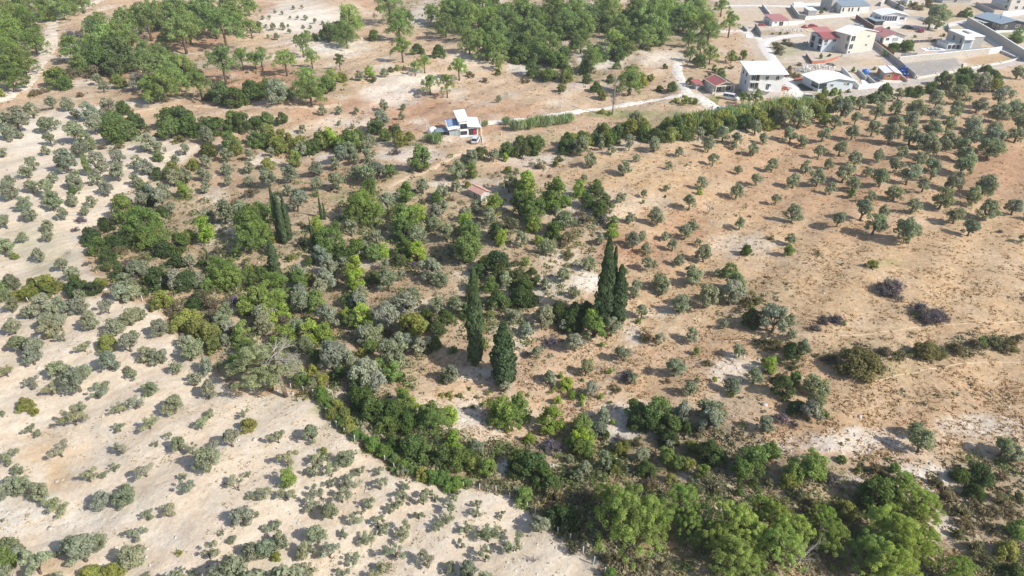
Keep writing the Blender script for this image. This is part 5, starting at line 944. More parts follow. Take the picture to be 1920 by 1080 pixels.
# modern stone villa with terrace
h = House('stone_villa', 'modern flat-roofed villa of pale stone with dark tall windows', (1800.8,93.2), (1837.5,93), (1783,80), 5.0, STONE, 'villa')
W, D, H = h.W, h.D, h.H; h.body(); h.block('roof', -.15, W+.15, -.15, D+.15, H+.01, H+.35, W_RF); h.block('roof_hatch', W*.45, W*.62, D*.3, D*.7, H+.36, H+.8, GREYW)
h.block('white_bay', .0, W*.5, -.25, -.003, .0, H-.01, W_PL); h.block('blue_panel', W*.08, W*.42, -.29, -.26, .3, H-1.4, M('grey_blue_panel', (.36,.42,.46), .4)); h.block('canopy', .0, W*.5, -1.1, -.26, H-1.0, H-.8, W_PL)
h.opening('L', .8, 2.2, 2.2, 4.3, mull=0); h.opening('L', D*.5, D*.5+1.5, 2.2, 4.3, mull=0)
h.body(u0=-5.2, u1=-.02, v0=1.0, v1=D*.75, h=1.9, m=W_PL, name='lower_wing', z0=-.6); h.block('terrace_rail', -5.2, -5.1, 1.0, D*.75, 1.9, 2.5, GREYW); h.block('terrace_rail', -5.1, -.1, 1.0, 1.1, 1.9, 2.5, GREYW)
for k in range(3): h.block('dark_door', -4.9 + k*1.7, -3.6 + k*1.7, .94, .998, .1, 1.6, GLASS)
h.block('pool_deck', -15.5, -6.4, -1.6, 2.4, -.3, .12, W_PL); h.block('pool_water', -13.2, -8.2, -.9, 1.5, .122, .15, M('pool_water', (.20,.36,.42), .1, .8, 0)); h.block('yard', -6.3, W+5.5, -1.8, .98, -.4, .06, M('yard_tiles', (.42,.42,.41)))
for a in range(3): h.block('sun_bed', -12.6 + a*1.6, -11.9 + a*1.6, 1.6, 2.3, .122, .42, W_PL)

# dark chalet top right
h = House('dark_chalet', 'dark timber chalet with blue-grey gable roof above the tall stone wall', (1872.5,57.8), (1921,56), (1842,42), 3.0, M('dark_timber', (.075,.07,.075), .7, .2, .1), 'house')
W, D, H = h.W, h.D, h.H; h.body(gable=1.3); h.roof_gable(BLU_RF, 1.3, .6); h.opening('L', .7, 2.0, .2, 2.2); h.opening('L', 3.2, 4.4, .8, 2.2); h.opening('F', W*.18, W*.26, 1.2, 2.2); h.opening('F', W*.6, W*.75, 1.2, 2.2)
s_ = MB().lathe([(.16,0),(.16,1.1),(.24,1.1),(.24,1.3)], 8).build('chimney', FRAMEG, h.root); s_.location = (W*.3, D*.35, H+.9)
h.block('veranda', -3.4, -.05, D*.35, D*.95, 2.2, 2.35, GREYW)
for q in ((-3.3, D*.37), (-3.3, D*.92), (-3.3, D*.65)): MB().box(q[0]-.06, q[0]+.06, q[1]-.06, q[1]+.06, -.2, 2.2).build('veranda_post', FRAMEW, h.root)
# houses cut by the frame's upper edge
h = House('upper_house', 'two-storey cream house in the far corner above the chalet', (1890,20), (1926,20), (1878,9), 6.2, M('cream2', (.64,.60,.54)), 'house'); h.body(gable=1.2); h.roof_gable(RED_RF, 1.2, .5)
for z0 in (.8, 3.6): h.opening('F', h.W*.3, h.W*.45, z0, z0+1.3); h.opening('F', h.W*.7, h.W*.85, z0, z0+1.3); h.opening('L', 1.5, 3.2, z0, z0+1.5)
h.block('balcony', -1.8, -.02, 1, h.D*.8, 2.7, 2.9, W_PL)
h = House('far_shed', 'long low white shed at the far edge of the village', (1766,6), (1819,5.5), (1752,-4), 2.2, GREYW, 'shed'); h.body(gable=.8, along='u'); h.roof_gable(W_RF, .8, .5, along='u'); h.opening('F', h.W*.4, h.W*.5, .3, 1.9, 'door', pane=DARK)
h = House('white_box_shed', 'white flat-topped box shed inside the grey walled lot', (1514.8,29.2), (1529.5,29.4), (1508.5,23), 2.3, GREYW, 'shed'); h.body(); h.block('roof', -.15, h.W+.15, -.15, h.D+.15, 2.31, 2.5, W_RF); h.opening('L', .5, 1.4, 0, 1.8, 'door', pane=DARK, mull=0)
h = House('dark_booth', 'narrow dark booth half hidden by pines at the village edge', (1325,33), (1334,33), (1323,29), 2.6, CONCR, 'shed'); h.body(); h.block('roof', -.1, h.W+.1, -.1, h.D+.1, 2.61, 2.9, FRAMEG); h.opening('F', .4, h.W-.4, .2, 2.0, 'door', pane=DARK, mull=0)
h = House('far_white_house', 'low white flat house behind the veranda villa', (1700,8), (1716,8), (1696,3), 2.4, W_PL, 'house'); h.body(); h.block('roof', -.2, h.W+.2, -.2, h.D+.2, 2.41, 2.6, W_RF); h.opening('F', 1, 2.2, .9, 1.8)

# small white house in the valley, four volumes under separate roofs
h = House('white_hut', 'small white house with tall centre block and blue solar roof in the valley', (843.5,255), (896,255), (840,240), 3.0, W_PL, 'house')
W, D, H = h.W, h.D, h.H; c0, c1 = W*.355, W*.635; D = 4.6
h.block('deck', -.3, W+.3, -1.0, -.02, .25, .45, M('deck_grey', (.50,.50,.50)));
for k in range(9): MB().box(.1 + k*W/8.2, .3 + k*W/8.2, -.9, -.7, -.5, .25).build('deck_post', FRAMEG, h.root)
h.body(u1=c0-.01, v1=D, h=2.85); h.body(u0=c1+.01, v1=D, h=2.85); h.body(u0=c0, u1=c1, v0=-.15, v1=D, h=4.7, name='centre_wall')
h.plate([(-.5,-.7,2.75),(c0-.02,-.7,3.15),(c0-.02,D,4.2),(-.5,D,3.8)], W_RF, .12); h.plate([(-.25,.7,3.20),(c0-.25,.7,3.52),(c0-.25,D-.1,4.28),(-.25,D-.1,3.96)], SOLB, .07, 'solar_panel'); b = MB()
for k in range(1, 8):
    f = k/8; b.bar((-.25, .7+(D-.8)*f, 3.28+.77*f), (c0-.25, .7+(D-.8)*f, 3.60+.77*f), .03)
b.build('panel_bars', FRAMEW, h.root)
h.plate([(c1+.02,-.7,3.3),(W+.7,-.7,2.85),(W+.7,D,3.9),(c1+.02,D,4.35)], W_RF, .12); h.plate([(c0-.35,-.4,4.75),(c1+.4,-.4,4.95),(c1+.5,D+2.6,5.7),(c0-.5,D+2.6,5.5)], W_RF, .14)
h.opening('F', .35, c0-.25, .7, 2.35, pane=CURT, frame=FRAMEG, mull=1); h.opening('F', c0+.25, c1-.2, 2.7, 4.0, frame=FRAMEG, base=.15, mull=1); h.opening('F', c0+.25, c1-.2, .95, 1.9, frame=FRAMEG, base=.15, mull=1)
h.block('porch_shade', c1+.3, W-.25, -.03, .05, .6, 2.4, DARK); h.block('red_drape', c1+1.6, W-.5, -.16, -.04, .7, 2.1, M('red_cloth', (.42,.03,.06), .8))  # dark panel on the wall paints the shade within the porch
h.block('lean_to', -3.9, -.4, .6, 3.4, 1.9, 2.1, M('slate_sheet', (.20,.25,.30), .5)); 
for q in (-3.8, -2.1, -.6): MB().box(q-.06, q+.06, .65, .8, -.5, 1.9).build('post', FRAMEG, h.root)
h.block('dark_back_panel', -3.8, -.5, 3.1, 3.3, -.5, 1.9, DARK)  # dark upright panel at the back below the lean-to roof
root = empty('garden_tent', on_ground(811.5,251)); MB().lathe([(1.35,-.1),(1.35,1.2),(1.15,1.6),(.6,2.0),(.05,2.15)], 14).build('canopy', W_RF, root, shade=True); tag(root, 'round white garden tent left of the small white house', 'tent')
root = empty('white_ladder_frame', on_ground(800.5,250)); b = MB(); b.bar((0,0,-.1),(0,0,3.3),.06); b.bar((.75,0,-.1),(.75,0,3.3),.06)
for k in range(8): b.bar((0,0,.3+k*.4),(.75,0,.3+k*.4),.035)
b.build('rails', W_PL, root); tag(root, 'white upright ladder frame left of the garden tent', 'frame')
root = empty('white_fence', on_ground(900.5,231)); q = on_ground(905.5,273) - root.location; n = 12
for k in range(n+1): p = q * k / n; MB().box(p.x-.05, p.x+.05, p.y-.05, p.y+.05, p.z-.3, p.z+1.3).build('post', W_PL, root)
MB().bar((0,0,1.2), (q.x,q.y,q.z+1.2), .05).bar((0,0,.7), (q.x,q.y,q.z+.7), .04).bar((0,0,.2),(q.x,q.y,q.z+.2),.09).build('rail', W_PL, root); tag(root, 'thin white fence running beside the small white house', 'fence')

# stone hut with ribbed tile roof
h = House('tile_roof_hut', 'little pale hut with pink tiled gable roof among olives and scrub', (879.6,366.2), (902,378.6), (891.5,357), 1.9, M('hut_plaster', (.50,.47,.43), .9, .1, .2, 2, .3), 'hut')
W, D, H = h.W, h.D, h.H; D = h.D = max(2.2, min(h.D, 3.0)); h.body(gable=.55, along='u'); TILE = M('pink_tiles', (.52,.31,.25), .8, .1, .2, 3)
rise = .55; oh = .3; k_ = rise/(D/2); lo = H+.03-k_*oh; nr = 9
for side in (0, 1):
    for a in range(nr):
        for c in range(5):
            u0_ = -.35 + (W+.7)*a/nr; u1_ = -.35 + (W+.7)*(a+1)/nr - .05; f0, f1 = c/5, (c+1)/5 + .04
            v = (lambda f: -oh + (D/2+oh)*f) if side == 0 else (lambda f: D+oh - (D/2+oh)*f); z = lambda f, L: lo + (rise + k_*oh)*f + L
            uc = (u0_+u1_)/2; b = MB(); b.poly([(u0_,v(f0),z(f0,.07)),(uc,v(f0),z(f0,.15)),(u1_,v(f0),z(f0,.07)),(u0_,v(f1),z(f1,.03)),(uc,v(f1),z(f1,.11)),(u1_,v(f1),z(f1,.03)),(u0_,v(f0),z(f0,.0)),(u1_,v(f0),z(f0,.0)),(u0_,v(f1),z(f1,0)),(u1_,v(f1),z(f1,0))],
              [(0,1,4,3),(1,2,5,4),(6,7,2,1,0),(3,4,5,9,8),(6,0,3,8),(2,7,9,5),(6,8,9,7)]); b.build('roof_tile', TILE, h.root)
b = MB().bar((-.35,D/2,H+rise+.16),(W+.35,D/2,H+rise+.16),.12).build('ridge_tile', TILE, h.root)
h.opening('F', W*.42, W*.42+.55, .5, 1.3, frame=h.wall, pane=DARK, mull=0)
h.block('low_step', W+.05, W+.5, -.2, 1.6, -.3, .5, W_PL)

# ---------------------------------------------------------------- garden and retaining walls
def wall(name, label, px, hgt, m, th=.3, cap=None, pil=0, cat='wall', slats=0, z=None):
    P = [on_ground(*p) for p in px]; root = empty(name, P[0]); o = P[0]
    for i in range(len(P)-1):
        a = P[i]-o; c = P[i+1]-o; d = (c-a); d.z = 0; L = d.length; d.normalize(); s = Vector((-d.y, d.x, 0)) * th/2; e = .12 if i else 0
        def prism(z0, z1, s_, grow=0.0, mm=m, nm='wall_section'):
            A = a - d*(grow); C = c + d*grow; b = MB()
            b.poly([(*(A-s_)[:2],A.z+z0),(*(C-s_)[:2],C.z+z0),(*(C+s_)[:2],C.z+z0),(*(A+s_)[:2],A.z+z0),(*(A-s_)[:2],A.z+z1),(*(C-s_)[:2],C.z+z1),(*(C+s_)[:2],C.z+z1),(*(A+s_)[:2],A.z+z1)],
                   [(0,3,2,1),(4,5,6,7),(0,1,5,4),(1,2,6,5),(2,3,7,6),(3,0,4,7)]); b.build(nm, mm, root)
        if slats:
            n = max(2, int(L/slats))
            for k in range(n):
                u = a + d*(L*(k+.5)/n); w_ = L/n*.46
                MB().poly([tuple(Vector((*(u+d*x+s*y)[:2], u.z+z_))) for z_ in (-.1, hgt) for x, y in ((-w_,-1),(w_,-1),(w_,1),(-w_,1))], [(0,3,2,1),(4,5,6,7),(0,1,5,4),(1,2,6,5),(2,3,7,6),(3,0,4,7)]).build('panel', m, root)
        else: prism(-.5, hgt - .002*i, s * (1+.004*i), .0)
        if cap: prism(hgt+.002, hgt+.12, s*1.35, .03, cap, 'coping')
    if pil:
        for i, p in enumerate(P):
            q = p-o; MB().box(q.x-pil, q.x+pil, q.y-pil, q.y+pil, q.z-.4, q.z+hgt+.35).build('pillar', cap or m, root)
    return tag(root, label, cat)
wall('stone_wall', 'tallest stone wall running from the lane bend past the stone villa', [(1811,45),(1843,63),(1875,82.5),(1900,99),(1930,118)], 3.1, STONE, .4, W_PL)
wall('terrace_wall', 'long pale stone retaining wall with white top below the villa pool', [(1683,119),(1720,115),(1756,112),(1800,107),(1852,102)], 2.3, STONE, .5, W_PL)
wall('terrace_wall', 'short white end wall right of the villa terrace', [(1852,102),(1875,98)], 2.2, W_PL, .35, W_PL)
wall('panel_fence', 'grey glass panel fence on the villa retaining wall', [(1757,104),(1850,96)], 1.7, M('grey_panel', (.30,.34,.37), .4), .08, None, 0, 'fence', 1.6)
wall('panel_fence', 'dark grey solid fence at the left end of the pool', [(1687,110),(1718,108)], 1.9, M('dark_panel', (.20,.215,.23), .5), .1, None, 0, 'fence', 2.2)
wall('panel_fence', 'dark fence behind the pool garden of the stone villa', [(1712,80.5),(1765,78)], 1.2, M('charcoal_panel', (.09,.09,.10), .5), .1, W_PL, 0, 'fence', 2.5)
wall('grey_wall', 'long straight grey wall slanting down to the road beside blue barrels', [(1634,83),(1660,103),(1686,123.5),(1714,148)], 1.9, CONCR, .3)
wall('slat_fence', 'reddish brown slat fence left of the green hedge', [(1643,82),(1675,106)], 1.6, M('brown_slats', (.26,.09,.05), .7), .06, None, 0, 'fence', .7)
wall('roadside_wall', 'low white wall with stout pillars along the road', [(1719,148),(1755,142),(1787,136),(1831,127),(1875,120.5),(1908,112)], .75, M('pale_stone', (.62,.58,.51), .9, .1, .2, 2, .4), .35, None, .35)
wall('brown_wall', 'brown brick wall slanting beside the white veranda villa', [(1604,35.5),(1620,46),(1637,57)], 2.0, M('brown_brick', (.22,.12,.10), .9, .1, .2, 3), .3, GREYW)
wall('grey_wall', 'high grey angled wall behind the white veranda villa', [(1650,12),(1660,4),(1677,12),(1694,21)], 2.0, GREYW, .3, W_PL)
wall('white_wall', 'low white wall in front of the long hall', [(1509,37),(1540,34),(1572,32),(1610,29)], 1.3, W_PL, .3)
wall('grey_wall', 'grey lot wall running left of the white box shed', [(1482,15),(1497,35.5),(1510,37)], 2.0, CONCR, .3, W_PL)
wall('grey_wall', 'thin pale wall running to the pink-roofed hut', [(1429,13),(1436,22),(1445,33)], 1.4, GREYW, .3, W_PL)
wall('gate_wall', 'pale corner wall where the two village lanes meet', [(1415,52),(1426.5,70.5)], 2.2, STONE, .3)
wall('gate_wall', 'low pale wall right of the lane corner', [(1426.5,70),(1452,69)], .8, GREYW, .3)
wall('gate_wall', 'slanted block wall left of the red rubble heap', [(1392,52),(1400,60),(1415,56)], 1.2, GREYW, .3)
wall('yard_wall', 'white yard wall right of the wide white-roofed bungalow', [(1577,133),(1592,150),(1608,168),(1644,165),(1662,161)], 1.7, W_PL, .3)
wall('yard_wall', 'short thick grey wall beside the big blue tank', [(1607,136),(1614,141),(1623,151)], 1.2, GREYW, .5)
wall('yard_wall', 'second short grey wall left of the timber cabin', [(1625,148),(1634,155),(1644,164)], 1.2, GREYW, .5)
wall('yard_wall', 'grey wall right of the cabin patio', [(1686,143),(1700,155)], 1.0, GREYW, .35)
wall('brick_enclosure', 'unfinished red brick enclosure below the stepped red-roofed house', [(1511,105),(1521.5,120),(1545,118),(1570,110)], 1.1, BRICK, .3, GREYW)
wall('brick_enclosure', 'low red brick wall left of the wide bungalow', [(1489,152),(1520,148)], 1.0, BRICK, .3)
wall('footing_wall', 'pale footing wall under the tall beige house', [(1578,106),(1600,104),(1638,99)], .9, GREYW, .4)
wall('curved_wall', 'white angled wall by the big old olive tree', [(1700,35),(1727,37),(1738,41),(1748,46)], 1.5, W_PL, .3)
wall('lot_wall', 'grey wall with reddish top at the far lane', [(1829,11),(1845,19),(1862,27)], 1.8, GREYW, .35, PINK_RF)
wall('lot_wall', 'low white wall in front of the far corner house', [(1879,28),(1925,24)], 1.4, W_PL, .3)
wall('lot_wall', 'white wall in front of the dark chalet', [(1866,61),(1925,60)], .9, W_PL, .3)
wall('kerb_wall', 'short pale wall edging the lot below the tall stone wall', [(1869,95),(1885,102),(1902,110)], .8, GREYW, .35, W_PL)
wall('garden_wall', 'white garden wall in front of the veranda villa', [(1655,53),(1680,52.5),(1703,52)], 1.0, W_PL, .3)
wall('garden_wall', 'curved grey wall between the big olive and the stone villa', [(1775,49),(1779,58),(1784,62)], 1.3, GREYW, .35)
wall('garden_wall', 'long white plot wall at the far left of the village', [(1500,10),(1527,9),(1560,8)], 1.0, W_PL, .3)
wall('garden_wall', 'short white fence right of the pink-roofed hut', [(1478,45),(1508,43)], 1.1, W_PL, .2)
wall('hedge_bed', 'stone edged bed with yellow flowers by the three-storey house', [(1436,190),(1462,186),(1482,180)], .35, STONE, .6)
# slabs
def slab(name, label, px, hgt, m, cat='slab'):
    P = [on_ground(*p) for p in px]; o = P[0]; n = len(P); b = MB(); b.poly([(*(p-o)[:2], -.3) for p in P] + [(*(p-o)[:2], hgt) for p in P], [tuple(range(n-1,-1,-1)), tuple(range(n, 2*n))] + [(i,(i+1)%n,(i+1)%n+n,i+n) for i in range(n)])
    r = empty(name, o); b.build('slab_top', m, r); return tag(r, label, cat)
slab('concrete_pad', 'pale concrete pad in the yard right of the bungalow', [(1618,162),(1633,161),(1622,150),(1614,150)], .1, W_PL)
slab('concrete_pad', 'bright concrete square beside the lane corner', [(1398,71),(1411,72),(1411,64),(1399,64)], .12, W_PL)
slab('concrete_pad', 'white roof slab behind the grey walled lot', [(1488,13),(1507,13),(1505,7),(1487,7)], .9, W_RF)
slab('dirt_terrace', 'sandy parking ground in front of the red-roofed cottage', [(1345,196),(1360,203),(1392,200),(1387,185),(1350,181)], .06, M('yard_sand', (.50,.35,.21)), 'yard')
slab('dark_bed', 'dark green garden bed left of the bungalow', [(1500,172),(1524,170),(1521,153),(1495,158)], .05, M('bed_soil', (.07,.08,.06), .9, .1, .3, 2), 'garden bed')
slab('light_block', 'pale board lying on the straw lot', [(1805,127),(1812,126),(1812,121),(1806,120)], .5, M('pale_board', (.72,.55,.40)), 'board')
# rubble and building clutter as single heaps
def heap(label, X, Y, r_, m, n=60, hgt=.9, seed=0, cat='rubble heap', name='rubble_heap', sx=1.6):
    r = random.Random(seed); root = empty(name, on_ground(X, Y)); b = MB()
    for k in range(n):
        a = r.uniform(0, 6.28); d = r_ * math.sqrt(r.random()); x, y = d*math.cos(a)*sx, d*math.sin(a); z = hgt*(1-d/r_)*r.uniform(.3, 1); s = r.uniform(.12, .32)
        R = Matrix.Rotation(r.uniform(0, 3), 3, Vector((r.random(), r.random(), r.random()+.1)).normalized())
        c = [R @ Vector((i*s, j*s*.8, q*s*.6)) + Vector((x, y, z)) for q in (-1, 1) for i, j in ((-1,-1),(1,-1),(1,1),(-1,1))]
        b.poly([tuple(v) for v in c], [(0,3,2,1),(4,5,6,7),(0,1,5,4),(1,2,6,5),(2,3,7,6),(3,0,4,7)])
    o = b.build('rubble', m, root); o['kind'] = 'stuff'; return tag(root, label, cat)
REDR = M('red_rubble', (.38,.13,.10), .9, .1, .2, 3); WHR = M('white_rubble', (.68,.64,.58), .9, .1, .2, 3)
heap('red clay rubble heap on the wall by the lane corner', 1427, 48, 1.6, REDR, 70, 1.3, 1, sx=1.3)
heap('round red rubble heap left of the red car', 1508, 52, 1.3, REDR, 60, 1.6, 2, sx=1.0)
heap('white stone rubble spread above the wide white-roofed bungalow', 1533, 126, 4.0, WHR, 200, .8, 3, sx=1.6)
heap('grey stones heaped left of the bungalow', 1507, 133, 3.0, GREYW, 130, .8, 4, sx=1.1)
heap('pale building blocks strewn left of the red car', 1497, 58, 2.8, WHR, 90, .6, 5, sx=2.2)
heap('light rubble strewn between pink-roofed hut and red rubble', 1462, 56, 2.2, WHR, 70, .3, 6, sx=2.4)
heap('mixed brown stones in front of the brown brick wall', 1632, 57, 1.8, M('brown_stones', (.30,.24,.2), .9), 70, .7, 7, sx=1.4)
heap('scrap and building materials beside the stepped house', 1512, 84, 3.0, GREYW, 110, 1.3, 8, sx=1.2)
heap('dark stones on the plot right of the brick enclosure', 1556, 122, 1.6, M('dark_stones', (.18,.16,.16), .9), 60, .9, 9, sx=1.2)
heap('pinkish rubble right of the three-storey house', 1472, 166, 2.0, REDR, 60, .6, 10, sx=1.0)
heap('white stones below the three-storey house corner', 1477, 176, 2.4, WHR, 90, .4, 11, sx=1.3)

# ---------------------------------------------------------------- tanks and barrels
BLUE = M('blue_plastic', (.03,.16,.52), .35, .5, 0)
root = empty('blue_water_tank', on_ground(1621,139)); MB().lathe([(1.05,0),(1.2,.25),(1.15,.5),(1.2,.75),(1.15,1.0),(1.2,1.3),(.9,1.65),(.3,1.8)], 16).build('tank', BLUE, root, shade=True); MB().lathe([(.28,1.79),(.28,1.93),(.0,1.94)], 10).build('lid', BLUE, root); tag(root, 'big round blue water tank left of the timber cabin', 'water tank')
bar = None
BP = [(1688,131,0,'rearmost left blue barrel'),(1694,131,0,'rear right blue barrel'),(1690,136,0,'left middle blue barrel'),(1696,137,0,'centre blue barrel'),(1702,137,0,'right blue barrel nearest the wall'),(1694,142,0,'front left blue barrel'),(1700,143,0,'front right blue barrel'),(1695,135,1.0,'blue barrel stacked on top of the others')]
bmesh_b = MB().lathe([(.48,0),(.52,.08),(.50,.3),(.53,.34),(.50,.38),(.50,.66),(.53,.70),(.50,.74),(.46,1.0)], 12).mesh('barrel_body', BLUE, True); lidm = MB().lathe([(.42,1.0),(.42,1.06),(.05,1.07)], 12).mesh('barrel_lid', M('dark_blue_lid', (.02,.08,.3), .4))
for X, Y, z, lb in BP:
    p = on_ground(X, Y); p.z += z; root = empty('barrel', p); link('body', bmesh_b, root); link('lid', lidm, root); tag(root, lb + ' right of the timber cabin', 'barrel', 'blue barrels by the grey wall')
root = empty('red_barrel', on_ground(1699,149)); MB().lathe([(.42,0),(.46,.3),(.44,.9),(.4,1.0)], 12).build('body', M('red_plastic', (.5,.03,.03), .35), root, shade=True); MB().lathe([(.38,1.0),(.38,1.06),(.05,1.07)], 12).build('lid', M('red_lid', (.35,.02,.02)), root); tag(root, 'red barrel in front of the blue ones at the wall end', 'barrel')

# ---------------------------------------------------------------- vehicles
TYRE = M('tyre', (.02,.02,.02), .9); HUB = M('hub', (.45,.45,.45), .4, metal=.6)
def vehicle(name, label, X, Y, ang, paint, kind='car', cat='car', k=1.0):
    p = on_ground(X, Y); p.z += .03; root = empty(name, p, math.radians(ang)); root.scale = (k, k, k)
    pm = M('paint_' + name, paint, .3, .5, 0, coat=.5); van = kind == 'van'; Wd = .86 if not van else .95
    prof = [(-2.1,.35),(-2.15,.75),(-2.0,.92),(-.95*0-1.0,.98),(1.0,.98),(1.95,.85),(2.12,.6),(2.1,.32)] if not van else [(-2.4,.38),(-2.42,1.15),(-2.35,1.2),(1.7,1.2),(2.35,1.0),(2.45,.62),(2.42,.36)]
    cab = [(-1.75,.96),(-1.35,1.40),(.25,1.44),(.95,.96)] if not van else [(-2.36,1.18),(-2.2,1.92),(1.0,1.95),(1.75,1.18)]
    if kind == 'suv': cab = [(-2.0,.96),(-1.75,1.62),(.3,1.66),(1.0,.96)]
    def extr(pr, w0, w1, m, nm, par):
        n = len(pr); b = MB(); zs = [z for _, z in pr]; z0, z1 = min(zs), max(zs); f = lambda z: w0 + (w1-w0)*(z-z0)/(z1-z0)
        b.poly([(x, -f(z), z) for x, z in pr] + [(x, f(z), z) for x, z in pr], [tuple(range(n-1,-1,-1)), tuple(range(n, 2*n))] + [(i,(i+1)%n,(i+1)%n+n,i+n) for i in range(n)])
        me = b.mesh(nm, m, False); bm = bmesh.new(); bm.from_mesh(me); bmesh.ops.bevel(bm, geom=bm.edges[:], offset=.05, segments=2, affect='EDGES'); bm.to_mesh(me); bm.free(); return link(nm, me, par)
    body = extr(prof, Wd, Wd, pm, 'body', root); extr(cab, Wd-.03, Wd-.2, GLASS, 'windows', root)
    b = MB(); zt = cab[1][1]; b.box(cab[1][0]-.02, cab[2][0]+.02, -Wd+.21, Wd-.21, zt+.005, zt+.06)
    for xs in ((cab[0][0]+.1, cab[1][0]+.02), (-.5, -.5), (cab[3][0]-.08, cab[2][0])):
        for s in (-1, 1): b.bar((xs[0], s*(Wd-.035), .98 if not van else 1.2), (xs[1], s*(Wd-.185), zt+.01), .045)
    b.build('roof', pm, root)
    wm = MB(); wm.lathe([(.0,-.1),(.30,-.1),(.33,-.07),(.33,.07),(.30,.1),(.0,.1)], 14); wme = wm.mesh('tyre', TYRE, True); hb = MB().lathe([(.0,-.115),(.2,-.115),(.2,.115),(.0,.115)], 10).mesh('hub', HUB)
    for x in ((-1.35, 1.35) if not van else (-1.5, 1.55)):
        for s in (-1, 1):
            o = link('wheel', wme, root, (x, s*(Wd-.08), .33)); o.rotation_euler = (math.radians(90), 0, 0); link('hub', hb, o)
    for s in (-1, 1): MB().box(2.02, 2.16, s*.62-.16, s*.62+.16, .62, .78).build('headlight', M('lamp_glass', (.7,.7,.68), .2), root); MB().box(-2.2, -2.08, s*.66-.12, s*.66+.12, .66, .84).build('tail_light', M('tail_red', (.4,.02,.02), .3), root)
    return tag(root, label, cat)
vehicle('white_van', 'white minibus parked in front of the red-roofed cottage', 1369.5, 187.5, -32, (.75,.75,.74), 'van', 'van', 1.05)
vehicle('blue_car', 'pale blue car parked beside two standing people', 1353.5, 209, 14, (.28,.42,.58))
vehicle('black_car', 'black car seen end-on beside the pine near the two people', 1388.5, 207.5, 75, (.02,.02,.03))
vehicle('white_car', 'white estate car on the road at the lane mouth', 1518, 186, -12, (.75,.75,.75), 'suv')
vehicle('red_car', 'red car parked on the dirt behind the stepped house', 1523.5, 51.5, -10, (.42,.02,.04))
vehicle('red_hatchback', 'red hatchback on the lane beside the big old olive tree', 1726, 60, 75, (.5,.015,.05))
vehicle('white_saloon', 'white saloon behind the tall beige house', 1609, 51.5, -12, (.75,.75,.75))
vehicle('dark_saloon', 'dark car by the garden wall of the veranda villa', 1702.5, 53.5, -8, (.03,.03,.04))
vehicle('silver_car', 'silver-white car in the yard corner below the small white house', 892, 266.5, 80, (.62,.64,.66), 'suv')
vehicle('grey_car', 'small dark blue car under the cabin\'s side wall', 1642, 152, -30, (.08,.12,.18), 'car', 'car', .7)

# ---------------------------------------------------------------- two people
def person(label, X, Y, rz, shirt, trouser, armb):
    root = empty('person', on_ground(X, Y), rz)
    def skin(nm, V, E, R, m):
        me = bpy.data.meshes.new(nm); me.from_pydata(V, E, []); me.materials.append(m); o = link(nm, me, root)
        s = o.modifiers.new('skin', 'SKIN'); lay = me.skin_vertices[0] if me.skin_vertices else None
        if lay is None:
            bm = bmesh.new(); bm.from_mesh(me); bm.verts.layers.skin.verify(); bm.to_mesh(me); bm.free(); lay = me.skin_vertices[0]
        for i, r in enumerate(R): lay.data[i].radius = (r, r * .8); lay.data[i].use_root = (i == 0)
        u = o.modifiers.new('sub', 'SUBSURF'); u.levels = 1; u.render_levels = 1; return o
    V = [(0,0,.93),(0,0,1.15),(0,0,1.38),(0,.0,1.50),(0,.01,1.60),(0,.01,1.72),
         (-.19,0,1.36),(-.25,.02,1.08),(-.22,.12,.86),(.19,0,1.36),(.25+armb*.05,.02+armb*.1,1.1),(.2,.15+armb*.12,.92+armb*.2),
         (-.10,0,.88),(-.12,.02,.48),(-.12,0,.08),(-.12,.12,.04),(.10,0,.88),(.13,.0,.48),(.14,0,.08),(.14,.12,.04),(-.21,.16,.78),(.19,.2+armb*.12,.84+armb*.22)]
    E = [(0,1),(1,2),(2,3),(3,4),(4,5),(2,6),(6,7),(7,8),(8,20),(2,9),(9,10),(10,11),(11,21),(0,12),(12,13),(13,14),(14,15),(0,16),(16,17),(17,18),(18,19)]
    R = [.12,.12,.13,.06,.09,.075,.06,.045,.035,.06,.045,.035,.09,.06,.045,.035,.09,.06,.045,.035,.03,.03]
    skin('body', V, E, R, M('skin', (.45,.27,.19)))
    skin('shirt', [V[0],V[1],V[2],V[6],(-.235,.015,1.16),V[9],(.235+armb*.03,.02+armb*.05,1.16)], [(0,1),(1,2),(2,3),(3,4),(2,5),(5,6)], [.145,.145,.155,.08,.062,.08,.062], shirt)
    skin('trousers', [V[0],V[12],V[13],(-.12,0,.12),V[16],V[17],(.14,0,.12)], [(0,1),(1,2),(2,3),(0,4),(4,5),(5,6)], [.14,.105,.078,.065,.105,.078,.065], trouser)
    MB().lathe([(.02,1.80),(.07,1.79),(.098,1.73),(.10,1.66),(.085,1.62)], 10).build('hair', M('dark_hair', (.03,.02,.015)), root, shade=True); return tag(root, label, 'person')
person('person in dark clothes standing right of the pale blue car', 1367.3, 209, .4, M('navy_shirt', (.03,.04,.10)), M('dark_trousers', (.03,.03,.05)), 0)
person('person in dark top and jeans, nearer the black car', 1369.6, 208.6, -2.4, M('black_shirt', (.02,.02,.03)), M('jeans', (.06,.10,.22)), 1)

